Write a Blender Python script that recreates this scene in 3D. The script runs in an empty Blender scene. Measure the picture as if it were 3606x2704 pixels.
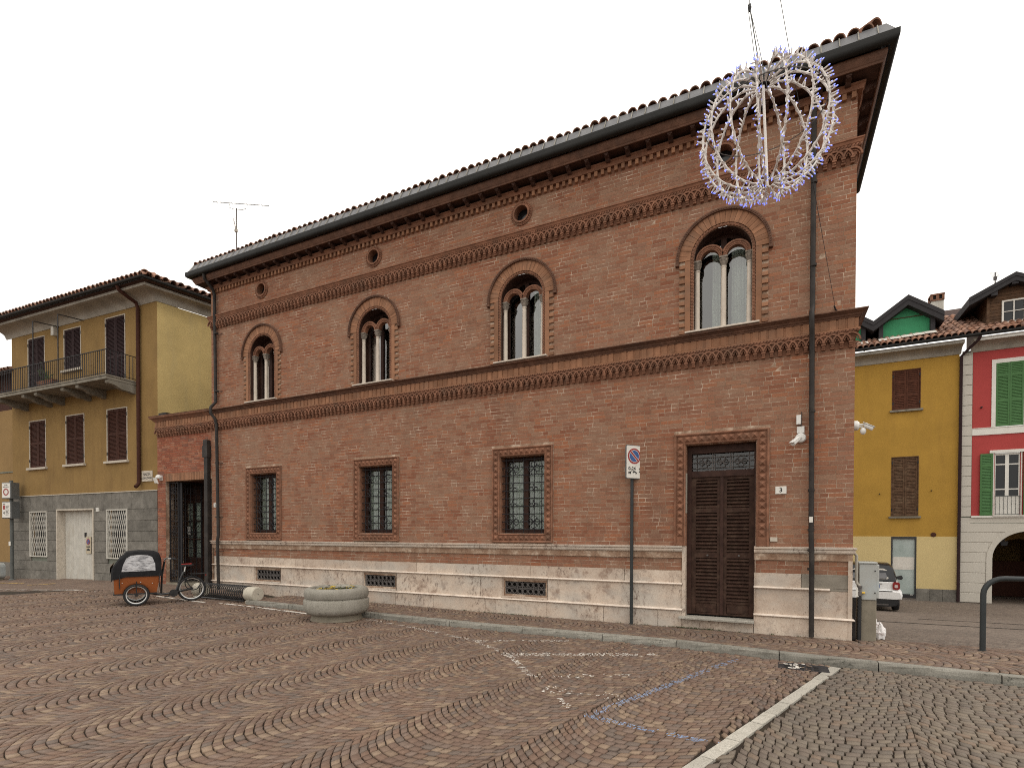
import bpy, math, random
import numpy as np
from mathutils import Vector, Matrix
rng = random.Random(7)
R = math.radians
S = bpy.context.scene
COL = S.collection

# ------------------------------------------------------------------ camera
cam_d = bpy.data.cameras.new('camera'); cam = bpy.data.objects.new('camera', cam_d); COL.objects.link(cam)
F_PX, YAW, PITCH, ROLL, SHIFT = 1864.19, 0.45657, -0.012475, -0.002082, 550.29
CAM = np.array([-1.1322, -9.7307, 1.65])
Rz = Matrix.Rotation(YAW, 3, 'Z'); Rx = Matrix.Rotation(PITCH, 3, 'X'); Ry = Matrix.Rotation(ROLL, 3, 'Y')
RC = Rz @ Rx @ Ry                       # columns: right, forward, up
RCN = np.array(RC)
cam_m = Matrix(((RC[0][0], RC[0][2], -RC[0][1]), (RC[1][0], RC[1][2], -RC[1][1]), (RC[2][0], RC[2][2], -RC[2][1]))).to_4x4()
cam_m.translation = Vector(CAM)
cam.matrix_world = cam_m
cam_d.sensor_fit = 'HORIZONTAL'; cam_d.sensor_width = 36.0
cam_d.lens = F_PX / 3606 * 36.0
cam_d.shift_y = SHIFT / 3606
cam_d.clip_start = 0.05; cam_d.clip_end = 3000
S.camera = cam

# ------------------------------------------------------------------ sky, sun, exposure
W = bpy.data.worlds.new('World'); S.world = W; W.use_nodes = True
nt = W.node_tree; nt.nodes.clear()
out = nt.nodes.new('ShaderNodeOutputWorld'); bg = nt.nodes.new('ShaderNodeBackground')
sky = nt.nodes.new('ShaderNodeTexSky'); sky.sky_type = 'NISHITA'; sky.sun_disc = False
SUN_EL, SUN_AZ = R(55), R(108)
sky.sun_elevation = SUN_EL; sky.sun_rotation = SUN_AZ
tc = nt.nodes.new('ShaderNodeTexCoord'); sep = nt.nodes.new('ShaderNodeSeparateXYZ')
nt.links.new(tc.outputs['Generated'], sep.inputs[0])
mr = nt.nodes.new('ShaderNodeMapRange'); mr.inputs[1].default_value = 0; mr.inputs[2].default_value = 1
mr.inputs[3].default_value = 13.5; mr.inputs[4].default_value = 21.5
nt.links.new(sep.outputs[2], mr.inputs[0])
cloudn = nt.nodes.new('ShaderNodeTexNoise'); cloudn.inputs['Scale'].default_value = 2.2; cloudn.inputs['Detail'].default_value = 5
nt.links.new(tc.outputs['Generated'], cloudn.inputs['Vector'])
mr2 = nt.nodes.new('ShaderNodeMapRange'); mr2.inputs[1].default_value = .3; mr2.inputs[2].default_value = .7
mr2.inputs[3].default_value = .93; mr2.inputs[4].default_value = 1.06
nt.links.new(cloudn.outputs[0], mr2.inputs[0])
mul = nt.nodes.new('ShaderNodeMath'); mul.operation = 'MULTIPLY'
nt.links.new(mr.outputs[0], mul.inputs[0]); nt.links.new(mr2.outputs[0], mul.inputs[1])
comb = nt.nodes.new('ShaderNodeVectorMath'); comb.operation = 'SCALE'
comb.inputs[0].default_value = (1.0, 0.965, 0.905)
nt.links.new(mul.outputs[0], comb.inputs['Scale'])
mix = nt.nodes.new('ShaderNodeMixRGB'); mix.inputs[0].default_value = 0.96   # thick overcast over the clear-sky model
nt.links.new(sky.outputs[0], mix.inputs[1]); nt.links.new(comb.outputs[0], mix.inputs[2])
nt.links.new(mix.outputs[0], bg.inputs[0]); bg.inputs[1].default_value = 0.10
nt.links.new(bg.outputs[0], out.inputs[0])
sd = bpy.data.lights.new('sun', 'SUN'); sd.energy = 0.8; sd.angle = R(25); sd.color = (1.0, 0.95, 0.88)
sun = bpy.data.objects.new('sun', sd); COL.objects.link(sun)
# sun_rotation is measured clockwise from +Y seen from above: direction to the sun
sdir = Vector((math.sin(SUN_AZ) * math.cos(SUN_EL), math.cos(SUN_AZ) * math.cos(SUN_EL), math.sin(SUN_EL)))
sun.rotation_euler = sdir.to_track_quat('Z', 'Y').to_euler(); sun.location = (6, -14, 20)
S.view_settings.view_transform = 'Standard'; S.view_settings.look = 'None'
S.view_settings.exposure = 0.0; S.view_settings.gamma = 1.0; S.view_settings.use_curve_mapping = False
try:
    S.cycles.max_bounces = 6; S.cycles.transparent_max_bounces = 12; S.cycles.use_denoising = False; S.cycles.pixel_filter_type = 'BLACKMAN_HARRIS'; S.cycles.filter_width = 1.05
except Exception: pass

# ------------------------------------------------------------------ helpers
def project(p):
    q = RCN.T @ (np.asarray(p, float) - CAM)
    return 1803 + F_PX * q[0] / q[1], 1352 + SHIFT - F_PX * q[2] / q[1], q[1]

class MB:
    """collects faces; build() links them as one mesh object"""
    def __init__(s): s.v = []; s.f = []; s.m = []
    def add(s, vs, fs, mi=0):
        o = len(s.v); s.v += [tuple(x) for x in vs]; s.f += [tuple(i + o for i in f) for f in fs]; s.m += [mi] * len(fs); return s
    def box(s, x0, x1, y0, y1, z0, z1, mi=0):
        return s.add([(x0,y0,z0),(x1,y0,z0),(x1,y1,z0),(x0,y1,z0),(x0,y0,z1),(x1,y0,z1),(x1,y1,z1),(x0,y1,z1)],
              [(0,3,2,1),(4,5,6,7),(0,1,5,4),(1,2,6,5),(2,3,7,6),(3,0,4,7)], mi)
    def cbox(s, x0, x1, y0, y1, z0, z1, c=.01, mi=0):
        """box with a chamfered front (the -Y side) edge"""
        return s.add([(x0,y0+c,z0),(x1,y0+c,z0),(x1,y0+c,z1),(x0,y0+c,z1),(x0+c,y0,z0+c),(x1-c,y0,z0+c),(x1-c,y0,z1-c),(x0+c,y0,z1-c),
                      (x0,y1,z0),(x1,y1,z0),(x1,y1,z1),(x0,y1,z1)],
              [(4,5,6,7),(0,1,5,4),(1,2,6,5),(2,3,7,6),(3,0,4,7),(0,8,9,1),(1,9,10,2),(2,10,11,3),(3,11,8,0),(8,11,10,9)], mi)
    def quad(s, a, b, c, d, mi=0): return s.add([a,b,c,d], [(0,1,2,3)], mi)
    def poly(s, pts, mi=0): return s.add(pts, [tuple(range(len(pts)))], mi)
    def prism(s, pts, d, mi=0, cap=True):
        """pts: 3-D polygon, d: extrusion vector"""
        n = len(pts); d = Vector(d); b = [tuple(Vector(p) + d) for p in pts]
        fs = [(i, (i+1) % n, (i+1) % n + n, i + n) for i in range(n)]
        if cap: fs += [tuple(range(n))[::-1], tuple(range(n, 2*n))]
        return s.add(list(pts) + b, fs, mi)
    def tube(s, path, r, n=8, cap=True, mi=0, closed=False):
        P = [Vector(p) for p in path]; rr = r if isinstance(r, (list, tuple)) else [r] * len(P)
        vs = []; fs = []; up = None; N = len(P)
        for i, p in enumerate(P):
            if closed: t = (P[(i+1) % N] - P[i-1]).normalized()
            else: t = (P[min(i+1, N-1)] - P[max(i-1, 0)]).normalized()
            if up is None:
                up = Vector((0,0,1)) if abs(t.z) < .9 else Vector((1,0,0))
            x = up - t * up.dot(t)
            if x.length < 1e-6: x = Vector((1,0,0)) - t * t.x
            x.normalize(); y = t.cross(x); up = x
            for k in range(n):
                a = 2 * math.pi * k / n
                vs.append(tuple(p + (x * math.cos(a) + y * math.sin(a)) * rr[i]))
        for i in range(N if closed else N - 1):
            j = (i + 1) % N
            for k in range(n):
                k2 = (k + 1) % n
                fs.append((i*n+k, i*n+k2, j*n+k2, j*n+k))
        if cap and not closed: fs += [tuple(range(n))[::-1], tuple((N-1)*n + k for k in range(n))]
        return s.add(vs, fs, mi)
    def bar(s, a, b, w, h=None, mi=0):
        """rectangular bar from a to b"""
        a = Vector(a); b = Vector(b); t = (b - a).normalized(); h = h or w
        up = Vector((0,0,1)) if abs(t.z) < .95 else Vector((0,1,0))
        x = t.cross(up).normalized() * w / 2; y = x.normalized().cross(t) * h / 2
        vs = [a-x-y, a+x-y, a+x+y, a-x+y, b-x-y, b+x-y, b+x+y, b-x+y]
        return s.add(vs, [(0,3,2,1),(4,5,6,7),(0,1,5,4),(1,2,6,5),(2,3,7,6),(3,0,4,7)], mi)
    def lathe(s, prof, c=(0,0,0), n=24, mi=0, axis='z'):
        vs = []; fs = []; m = len(prof)
        for k in range(n):
            a = 2*math.pi*k/n
            for (r, h) in prof:
                if axis == 'z': vs.append((c[0]+r*math.cos(a), c[1]+r*math.sin(a), c[2]+h))
                elif axis == 'y': vs.append((c[0]+r*math.cos(a), c[1]+h, c[2]+r*math.sin(a)))
                else: vs.append((c[0]+h, c[1]+r*math.cos(a), c[2]+r*math.sin(a)))
        for k in range(n):
            k2 = (k+1) % n
            for i in range(m-1): fs.append((k*m+i, k2*m+i, k2*m+i+1, k*m+i+1))
        return s.add(vs, fs, mi)
    def ring(s, c, r0, r1, y0, y1, a0, a1, n, mi=0):
        """arc band in the XZ plane round c=(x,z): front at y0, back at y1, angles in radians"""
        for i in range(n):
            b0 = a0 + (a1-a0)*i/n; b1 = a0 + (a1-a0)*(i+1)/n
            def q(r, a, y): return (c[0]+r*math.cos(a), y, c[1]+r*math.sin(a))
            vs = [q(r0,b0,y0),q(r1,b0,y0),q(r1,b1,y0),q(r0,b1,y0),q(r0,b0,y1),q(r1,b0,y1),q(r1,b1,y1),q(r0,b1,y1)]
            fs = [(0,1,2,3),(1,5,6,2),(0,3,7,4)]
            if i == 0: fs.append((0,4,5,1))
            if i == n-1: fs.append((3,2,6,7))
            s.add(vs, fs, mi)
        return s
    def mesh(s, name, mats):
        me = bpy.data.meshes.new(name); me.from_pydata(s.v, [], s.f)
        for m in (mats if isinstance(mats, (list, tuple)) else [mats]): me.materials.append(m)
        if any(s.m): me.polygons.foreach_set('material_index', s.m)
        me.update(); return me
    def build(s, name, mats, parent=None, loc=(0,0,0), rot=(0,0,0), smooth=False, stuff=False):
        me = s.mesh(name, mats)
        if smooth: smooth_mesh(me)
        return obj(name, me, parent, loc, rot, stuff=stuff)

def smooth_mesh(me, ang=35):
    me.polygons.foreach_set('use_smooth', [True] * len(me.polygons))
    try: me.set_sharp_from_angle(angle=R(ang))
    except Exception: pass
def obj(name, me, parent=None, loc=(0,0,0), rot=(0,0,0), scale=(1,1,1), stuff=False):
    o = bpy.data.objects.new(name, me); COL.objects.link(o)
    if parent is not None: o.parent = parent
    o.location = loc; o.rotation_euler = rot; o.scale = scale
    if stuff: o['kind'] = 'stuff'
    return o
def tag(o, label, cat, group=None):
    o['label'] = label; o['category'] = cat
    if group: o['group'] = group
    return o
def thing(name, label, cat, loc=(0,0,0), rotz=0, group=None):
    o = bpy.data.objects.new(name, None); COL.objects.link(o); o.location = loc; o.rotation_euler = (0,0,rotz)
    o.empty_display_size = .1
    return tag(o, label, cat, group)
def struct(o, label=None):
    o['kind'] = 'structure'
    if label: o['label'] = label
    return o
def text_mesh(body, size, mat, depth=.001, spacing=1.0):
    c = bpy.data.curves.new('lettering', 'FONT'); c.body = body; c.size = size; c.extrude = depth; c.align_x = 'CENTER'; c.align_y = 'CENTER'
    c.space_character = spacing; c.resolution_u = 3; c.offset = size*.025
    t = bpy.data.objects.new('lettering', c); COL.objects.link(t)
    dg = bpy.context.evaluated_depsgraph_get(); me = bpy.data.meshes.new_from_object(t.evaluated_get(dg))
    bpy.data.objects.remove(t); bpy.data.curves.remove(c)
    me.materials.clear(); me.materials.append(mat); return me
def arcpts(c, r, a0, a1, n): return [(c[0] + r*math.cos(a0+(a1-a0)*i/n), c[1] + r*math.sin(a0+(a1-a0)*i/n)) for i in range(n+1)]

# ------------------------------------------------------------------ materials
class NT:
    def __init__(s, name):
        s.mat = bpy.data.materials.new(name); s.mat.use_nodes = True; s.t = s.mat.node_tree
        s.b = s.t.nodes['Principled BSDF']; s.pos = s.n('ShaderNodeNewGeometry').outputs['Position']
    def n(s, k, **kw):
        o = s.t.nodes.new(k)
        for a, v in kw.items(): setattr(o, a, v)
        return o
    def l(s, a, b): s.t.links.new(a, b)
    def setin(s, node, i, v):
        if hasattr(v, 'is_output'): s.l(v, node.inputs[i])
        else: node.inputs[i].default_value = v
    def noise(s, scale, detail=4, rough=.6, vec=None, stretch=None, dist=0):
        o = s.n('ShaderNodeTexNoise'); o.inputs['Scale'].default_value = scale; o.inputs['Detail'].default_value = detail
        o.inputs['Roughness'].default_value = rough; o.inputs['Distortion'].default_value = dist
        v = vec or s.pos
        if stretch:
            m = s.n('ShaderNodeVectorMath', operation='MULTIPLY'); s.l(v, m.inputs[0]); m.inputs[1].default_value = stretch; v = m.outputs[0]
        s.l(v, o.inputs['Vector']); return o.outputs[0]
    def ramp(s, fac, stops, interp='LINEAR'):
        o = s.n('ShaderNodeValToRGB'); o.color_ramp.interpolation = interp; e = o.color_ramp.elements
        while len(e) > 1: e.remove(e[-1])
        e[0].position = stops[0][0]; e[0].color = c4(stops[0][1])
        for p, c in stops[1:]:
            x = e.new(p); x.color = c4(c)
        s.l(fac, o.inputs[0]); return o.outputs[0]
    def mixc(s, fac, a, b, mode='MIX'):
        o = s.n('ShaderNodeMixRGB', blend_type=mode); s.setin(o, 0, fac)
        s.setin(o, 1, c4(a) if not hasattr(a, 'is_output') else a); s.setin(o, 2, c4(b) if not hasattr(b, 'is_output') else b); return o.outputs[0]
    def math(s, op, a, b=0.0):
        o = s.n('ShaderNodeMath', operation=op); s.setin(o, 0, a); s.setin(o, 1, b); return o.outputs[0]
    def rand(s):
        g = s.n('ShaderNodeNewGeometry').outputs['Random Per Island']; o = s.n('ShaderNodeObjectInfo').outputs['Random']
        return s.math('FRACT', s.math('ADD', g, o))
    def bump(s, h, strength=.3, dist=.01):
        o = s.n('ShaderNodeBump'); o.inputs['Strength'].default_value = strength; o.inputs['Distance'].default_value = dist
        s.l(h, o.inputs['Height']); s.l(o.outputs[0], s.b.inputs['Normal'])
    def fin(s, col, rough=.8, spec=.3, metal=0.0):
        s.setin(s.b, 'Base Color', c4(col) if not hasattr(col, 'is_output') else col); s.setin(s.b, 'Roughness', rough)
        s.b.inputs['Specular IOR Level'].default_value = spec; s.b.inputs['Metallic'].default_value = metal; return s.mat
def c4(c): return (c[0], c[1], c[2], 1.0) if len(c) == 3 else c
def srgb(r, g, b):
    f = lambda x: x/12.92 if x <= .04045 else ((x+.055)/1.055)**2.4
    return (f(r/255), f(g/255), f(b/255))
def simple(name, col, rough=.6, spec=.4, metal=0., var=.15, scale=6., bump=0., bscale=60., dirt=None, dscale=1.5, streak=False, rnd=0.):
    """plain material with mottling, optional dirt colour in patches or vertical streaks"""
    k = NT(name); n1 = k.noise(scale, 5)
    hi = tuple(min(1, c*(1+var)) for c in col); lo = tuple(c*(1-var) for c in col)
    c = k.ramp(n1, [(.3, lo), (.7, hi)])
    if rnd: c = k.mixc(1.0, c, k.ramp(k.rand(), [(0, (1-rnd,)*3), (1, (1+rnd,)*3)]), 'MULTIPLY')
    if dirt:
        n2 = k.noise(dscale, 6, .65, stretch=(3, 3, .35) if streak else None)
        c = k.mixc(k.ramp(n2, [(.5, (0,0,0)), (.72, (.75,)*3)]), c, dirt)
    if bump: k.bump(k.noise(bscale, 4), bump)
    return k.fin(c, rough, spec, metal)

def brick_mat(name, pal, grey, greyamt=.5, smear=(.42,.31,.22)):
    k = NT(name); r = k.rand()
    c = k.ramp(r, [(i/(len(pal)), p) for i, p in enumerate(pal)], 'CONSTANT')
    c = k.mixc(.25, c, pal[2])
    g = k.noise(.9, 5, .65); c = k.mixc(k.math('MULTIPLY', k.ramp(g, [(.42, (0,0,0)), (.66, (1,1,1))]), greyamt), c, grey)
    sm = k.noise(9, 6, .7, stretch=(1, 1, 2.4)); c = k.mixc(k.ramp(sm, [(.60, (0,0,0)), (.74, (.55,)*3)]), c, smear)
    f = k.noise(45, 4, .7); c = k.mixc(1.0, c, k.ramp(f, [(.25, (.78,)*3), (.75, (1.2,)*3)]), 'MULTIPLY')
    dk = k.noise(.55, 5, .6, stretch=(1.6, 1, .5)); c = k.mixc(k.ramp(dk, [(.56, (0,0,0)), (.78, (.5,)*3)]), c, (.085,.055,.04))
    k.bump(k.math('ADD', f, sm), .45, .006)
    return k.fin(c, .92, .15)
M = {}
M['brick'] = brick_mat('weathered brick', [(.19,.074,.043),(.235,.096,.055),(.245,.108,.065),(.27,.132,.082),(.21,.104,.068),(.29,.12,.064),(.255,.148,.099)], (.25,.16,.11), .6)
M['brick_red'] = brick_mat('redder brick', [(.24,.072,.04),(.27,.09,.05),(.25,.085,.05),(.2,.065,.04),(.3,.115,.065),(.16,.07,.05),(.3,.14,.09)], (.26,.14,.1), .25)
def mortar():
    k = NT('lime mortar'); n = k.noise(3.2, 6, .7); c = k.ramp(n, [(.40, (.22,.135,.09)), (.52, (.30,.205,.145)), (.64, (.50,.40,.31))]); f = k.noise(30, 4)
    c = k.mixc(1.0, c, k.ramp(f, [(.3, (.75,)*3), (.7, (1.25,)*3)]), 'MULTIPLY'); k.bump(f, .4); return k.fin(c, .95, .1)
M['mortar'] = mortar()
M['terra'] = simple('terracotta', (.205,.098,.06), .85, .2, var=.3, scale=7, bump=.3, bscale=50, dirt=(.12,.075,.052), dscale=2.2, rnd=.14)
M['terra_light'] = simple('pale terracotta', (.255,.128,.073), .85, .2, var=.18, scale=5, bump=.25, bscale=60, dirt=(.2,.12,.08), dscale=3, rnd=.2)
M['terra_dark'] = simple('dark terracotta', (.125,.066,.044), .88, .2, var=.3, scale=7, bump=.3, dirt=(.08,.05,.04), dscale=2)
M['wood_eave'] = simple('dark eave boards', (.06,.032,.024), .85, .2, var=.35, scale=9, bump=.2)

def marble(name):
    k = NT(name); n = k.noise(2.4, 6, .65); c = k.ramp(n, [(.25, (.42,.33,.265)), (.5, (.53,.435,.355)), (.75, (.60,.51,.425))])
    c = k.mixc(1.0, c, k.ramp(k.rand(), [(0, (.86,.84,.82)), (1, (1.08,1.08,1.06))]), 'MULTIPLY')
    v = k.noise(6.5, 7, .7, dist=1.6); c = k.mixc(k.ramp(v, [(.485, (0,0,0)), (.5, (.45,)*3), (.515, (0,0,0))]), c, (.20,.105,.06))
    d = k.noise(3.2, 7, .75); e = k.noise(.6, 3, .5)
    st = k.math('MULTIPLY', k.ramp(d, [(.51, (0,0,0)), (.63, (.85,)*3)]), k.ramp(e, [(.42, (0,0,0)), (.58, (1,1,1))]))
    c = k.mixc(st, c, (.19,.115,.08))
    gy_ = k.noise(.8, 4, .6, stretch=(1, 1, 2)); c = k.mixc(k.ramp(gy_, [(.45, (0,0,0)), (.62, (.65,)*3)]), c, (.42,.39,.345))
    h = k.noise(10, 8, .82, stretch=(1.5, 1.5, .8)); h2 = k.noise(1.1, 3, .5); hm = k.math('MULTIPLY', k.ramp(h, [(.525, (0,0,0)), (.60, (.9,)*3)]), k.ramp(h2, [(.44, (.05,)*3), (.60, (1,1,1))])); c = k.mixc(hm, c, (.13,.085,.065))
    p = k.noise(34, 3, .6); c = k.mixc(k.ramp(p, [(.645, (0,0,0)), (.69, (.8,)*3)]), c, (.15,.095,.065))
    k.bump(k.math('ADD', d, p), .25, .008); return k.fin(c, .7, .3)
M['marble'] = marble('veined limestone')
M['marble_roll'] = simple('pale limestone moulding', (.62,.53,.45), .65, .3, var=.12, scale=7, dirt=(.40,.31,.24), dscale=4)
def streaky():
    k = NT('stained limestone band'); n = k.noise(3, 6, .65); c = k.ramp(n, [(.3, (.40,.28,.2)), (.7, (.52,.39,.29))])
    d = k.noise(3.0, 5, .7, stretch=(4.5, 1, .35)); e = k.noise(.8, 3)
    c = k.mixc(k.math('MULTIPLY', k.ramp(d, [(.47, (0,0,0)), (.56, (.9,)*3)]), k.ramp(e, [(.40, (.15,)*3), (.58, (1,1,1))])), c, (.10,.055,.04))
    k.bump(d, .2, .006); return k.fin(c, .75, .25)
M['marble_band'] = streaky()
M['cement'] = simple('cement patch', (.225,.2,.165), .95, .1, var=.15, scale=9, bump=.3)
M['column'] = simple('pale stone column', (.54,.475,.40), .6, .3, var=.08, scale=8, dirt=(.42,.36,.3), dscale=3)
M['capital'] = simple('grey stone capital', (.21,.18,.15), .8, .2, var=.4, scale=30, bump=.6, bscale=40)
M['iron'] = simple('wrought iron', (.020,.019,.021), .6, .25, metal=0, var=.3, scale=20)
M['iron_grey'] = simple('grey wrought iron', (.10,.09,.085), .6, .3, metal=0, var=.3, scale=20)
M['pipe'] = simple('dark metal pipe', (.024,.020,.018), .6, .22, metal=0, var=.35, scale=5, dirt=(.05,.042,.035), dscale=4)
M['gutter'] = simple('dark gutter metal', (.016,.016,.015), .6, .22, metal=0, var=.3, scale=3)
def zinc():
    k = NT('zinc flashing'); n = k.noise(5, 5); c = k.ramp(n, [(.3, (.085,.085,.09)), (.7, (.14,.14,.145))]); return k.fin(c, .5, .35, 0)
M['zinc'] = zinc()
def tilemat():
    k = NT('roof tile clay'); c = k.ramp(k.rand(), [(0, (.20,.095,.062)), (.3, (.27,.14,.09)), (.6, (.33,.19,.135)), (.85, (.25,.15,.11)), (1, (.16,.09,.07))])
    n = k.noise(7, 6, .7); c = k.mixc(k.ramp(n, [(.5, (0,0,0)), (.7, (.7,)*3)]), c, (.12,.105,.085)); k.bump(n, .3); return k.fin(c, .9, .2)
M['tile'] = tilemat()
M['under'] = simple('dark roof underlay', (.06,.04,.035), .9, .1)
M['wood'] = simple('dark brown wood', (.040,.019,.014), .65, .18, var=.3, scale=9, bump=.15, bscale=30, dirt=(.065,.034,.024), dscale=3)
M['wood_worn'] = simple('worn brown wood', (.042,.022,.0155), .75, .15, var=.4, scale=10, dirt=(.085,.054,.038), dscale=6)
M['dark'] = simple('dark room', (.018,.016,.015), .9, .1)
def curtain():
    k = NT('net curtain'); w = k.noise(9, 3, .5, stretch=(2.4, 2.4, .12)); c = k.ramp(w, [(.3, (.50,.53,.46)), (.7, (.72,.74,.66))]); return k.fin(c, .9, .1)
M['curtain'] = curtain()
def glass(name, tint=(.75,.8,.8), rough=.0, ior=1.5, base=.0):
    m = bpy.data.materials.new(name); m.use_nodes = True; t = m.node_tree; t.nodes.clear()
    o = t.nodes.new('ShaderNodeOutputMaterial'); mx = t.nodes.new('ShaderNodeMixShader'); tr = t.nodes.new('ShaderNodeBsdfTransparent')
    gl = t.nodes.new('ShaderNodeBsdfGlossy'); fr = t.nodes.new('ShaderNodeFresnel'); fr.inputs[0].default_value = ior
    ad = t.nodes.new('ShaderNodeMath'); ad.operation = 'ADD'; ad.inputs[1].default_value = base; ad.use_clamp = True
    tr.inputs[0].default_value = c4(tint); gl.inputs['Roughness'].default_value = rough
    t.links.new(fr.outputs[0], ad.inputs[0]); t.links.new(ad.outputs[0], mx.inputs[0]); t.links.new(tr.outputs[0], mx.inputs[1]); t.links.new(gl.outputs[0], mx.inputs[2])
    t.links.new(mx.outputs[0], o.inputs[0]); return m
M['glass'] = glass('window glass', base=.03)
M['glass_up'] = glass('upper window glass', (.75,.8,.8), base=.13)
M['film'] = glass('clear plastic film', (.8,.82,.84), .12, base=.14)

def granite(name, a, b, dirt=(.05,.055,.045), amt=.8):
    k = NT(name); n = k.noise(4, 6, .7); f = k.noise(70, 3, .7)
    c = k.ramp(n, [(.3, a), (.7, b)]); c = k.mixc(1.0, c, k.ramp(f, [(.3, (.7,)*3), (.7, (1.3,)*3)]), 'MULTIPLY')
    c = k.mixc(1.0, c, k.ramp(k.rand(), [(0, (.85,)*3), (1, (1.12,)*3)]), 'MULTIPLY')
    d = k.noise(9, 6, .8); c = k.mixc(k.ramp(d, [(.56, (0,0,0)), (.66, (amt,)*3)]), c, dirt)
    k.bump(k.math('ADD', f, d), .4, .008); return k.fin(c, .85, .25)
M['kerb'] = granite('kerb granite', (.17,.16,.135), (.27,.255,.22), (.035,.038,.03), .85)
M['strip'] = granite('pale granite strip', (.29,.27,.23), (.37,.345,.30), (.17,.155,.12), .5)
M['stone_clad'] = granite('grey stone cladding', (.105,.097,.083), (.205,.19,.165), (.07,.065,.055), .6)

def cobble_mat(name, pal, tint=(1,1,1)):
    k = NT(name); c = k.ramp(k.rand(), [(i/len(pal), p) for i, p in enumerate(pal)], 'CONSTANT')
    c = k.mixc(.25, c, pal[1]); n = k.noise(.55, 4); c = k.mixc(1.0, c, k.ramp(n, [(.3, (.86,.86,.87)), (.7, (1.12,1.1,1.08))]), 'MULTIPLY')
    f = k.noise(55, 4, .7); c = k.mixc(1.0, c, k.ramp(f, [(.25, (.80,)*3), (.75, (1.2,)*3)]), 'MULTIPLY')
    c = k.mixc(1.0, c, tint, 'MULTIPLY'); k.bump(f, .5, .006); return k.fin(c, k.ramp(n, [(.3, (.72,)*3), (.7, (.88,)*3)]), .28)
PAL = [(.135,.087,.065),(.155,.106,.077),(.178,.125,.086),(.138,.100,.080),(.122,.079,.060),(.163,.117,.093),(.23,.168,.118),(.150,.094,.067),(.114,.091,.077)]
M['cobble'] = cobble_mat('porphyry cobbles', PAL)
PALG = [(.128,.104,.082),(.145,.118,.092),(.155,.128,.10),(.125,.098,.079),(.165,.133,.10),(.138,.108,.086),(.165,.118,.085),(.118,.098,.08)]
M['cobble_grey'] = cobble_mat('greyer cobbles', PALG)
def grout():
    k = NT('mossy grout'); n = k.noise(3, 4); c = k.ramp(n, [(.42, (.030,.023,.018)), (.58, (.042,.032,.024)), (.75, (.038,.042,.022))]); return k.fin(c, .95, .1)
M['grout'] = grout()
def farground(name, a, b, c_):
    k = NT(name); v = k.n('ShaderNodeTexVoronoi'); v.inputs['Scale'].default_value = 11; k.l(k.pos, v.inputs['Vector'])
    sp = k.n('ShaderNodeSeparateXYZ'); k.l(v.outputs['Color'], sp.inputs[0])
    c = k.ramp(sp.outputs[0], [(0, a), (.5, b), (1, c_)]); e = k.n('ShaderNodeTexVoronoi', feature='DISTANCE_TO_EDGE'); e.inputs['Scale'].default_value = 11; k.l(k.pos, e.inputs['Vector'])
    c = k.mixc(k.ramp(e.outputs[0], [(.03, (.8,)*3), (.1, (0,0,0))]), c, (.07,.055,.045)); n = k.noise(.6, 5); c = k.mixc(1.0, c, k.ramp(n, [(.3, (.85,)*3), (.7, (1.15,)*3)]), 'MULTIPLY')
    k.bump(e.outputs[0], .4, .02); return k.fin(c, .85, .25)
M['far'] = farground('distant cobbles', (.13,.086,.064), (.16,.108,.08), (.185,.13,.094))
M['street'] = farground('street setts', (.115,.088,.07), (.14,.11,.088), (.16,.127,.10))
M['paint_w'] = simple('worn white road paint', (.62,.58,.52), .8, .2, var=.3, scale=25)
M['paint_b'] = simple('worn blue road paint', (.20,.25,.36), .8, .2, var=.35, scale=25)
M['paint_y'] = simple('worn yellow road paint', (.55,.36,.10), .8, .2, var=.3, scale=25)

def plaster(name, col, dirt, var=.1, amt=.6, streak=True):
    k = NT(name); n = k.noise(1.3, 6, .6); c = k.ramp(n, [(.3, tuple(x*(1-var) for x in col)), (.7, tuple(min(1, x*(1+var)) for x in col))])
    d = k.noise(1.2, 6, .65, stretch=(2.6, 2.6, .4) if streak else None); c = k.mixc(k.ramp(d, [(.5, (0,0,0)), (.75, (amt,)*3)]), c, dirt)
    f = k.noise(40, 4); c = k.mixc(1.0, c, k.ramp(f, [(.3, (.93,)*3), (.7, (1.07,)*3)]), 'MULTIPLY'); k.bump(f, .2, .006); return k.fin(c, .9, .15)
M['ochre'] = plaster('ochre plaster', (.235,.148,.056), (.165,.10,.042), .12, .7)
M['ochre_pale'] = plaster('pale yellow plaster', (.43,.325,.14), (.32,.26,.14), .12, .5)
M['ochre_far'] = plaster('sandy plaster', (.255,.163,.07), (.2,.125,.055), .08, .4)
M['cornice'] = plaster('grey white cornice', (.33,.305,.26), (.14,.125,.105), .2, .8, False)
M['white_plaster'] = plaster('white plaster', (.56,.53,.48), (.42,.39,.34), .08, .4)
M['mustard'] = plaster('mustard plaster', (.36,.21,.042), (.28,.16,.037), .08, .5)
M['cream'] = plaster('cream plaster', (.52,.41,.20), (.46,.36,.17), .06, .3)
M['red'] = plaster('red plaster', (.36,.058,.054), (.31,.052,.048), .05, .3)
M['stucco'] = plaster('light grey stucco', (.47,.44,.385), (.42,.39,.34), .05, .3)
M['groove'] = simple('shadow groove', (.16,.17,.14), .9, .1)
M['sh_brown'] = simple('brown shutter wood', (.052,.021,.014), .75, .12, var=.2, scale=12, rnd=.1)
M['sh_purple'] = simple('dark brown shutter paint', (.032,.018,.019), .75, .12, var=.2, scale=12)
M['sh_red'] = simple('reddish shutter wood', (.075,.027,.015), .7, .15, var=.3, scale=8)
M['sh_old'] = simple('weathered shutter wood', (.085,.048,.028), .8, .15, var=.4, scale=9, dirt=(.15,.10,.062), dscale=5)
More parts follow.
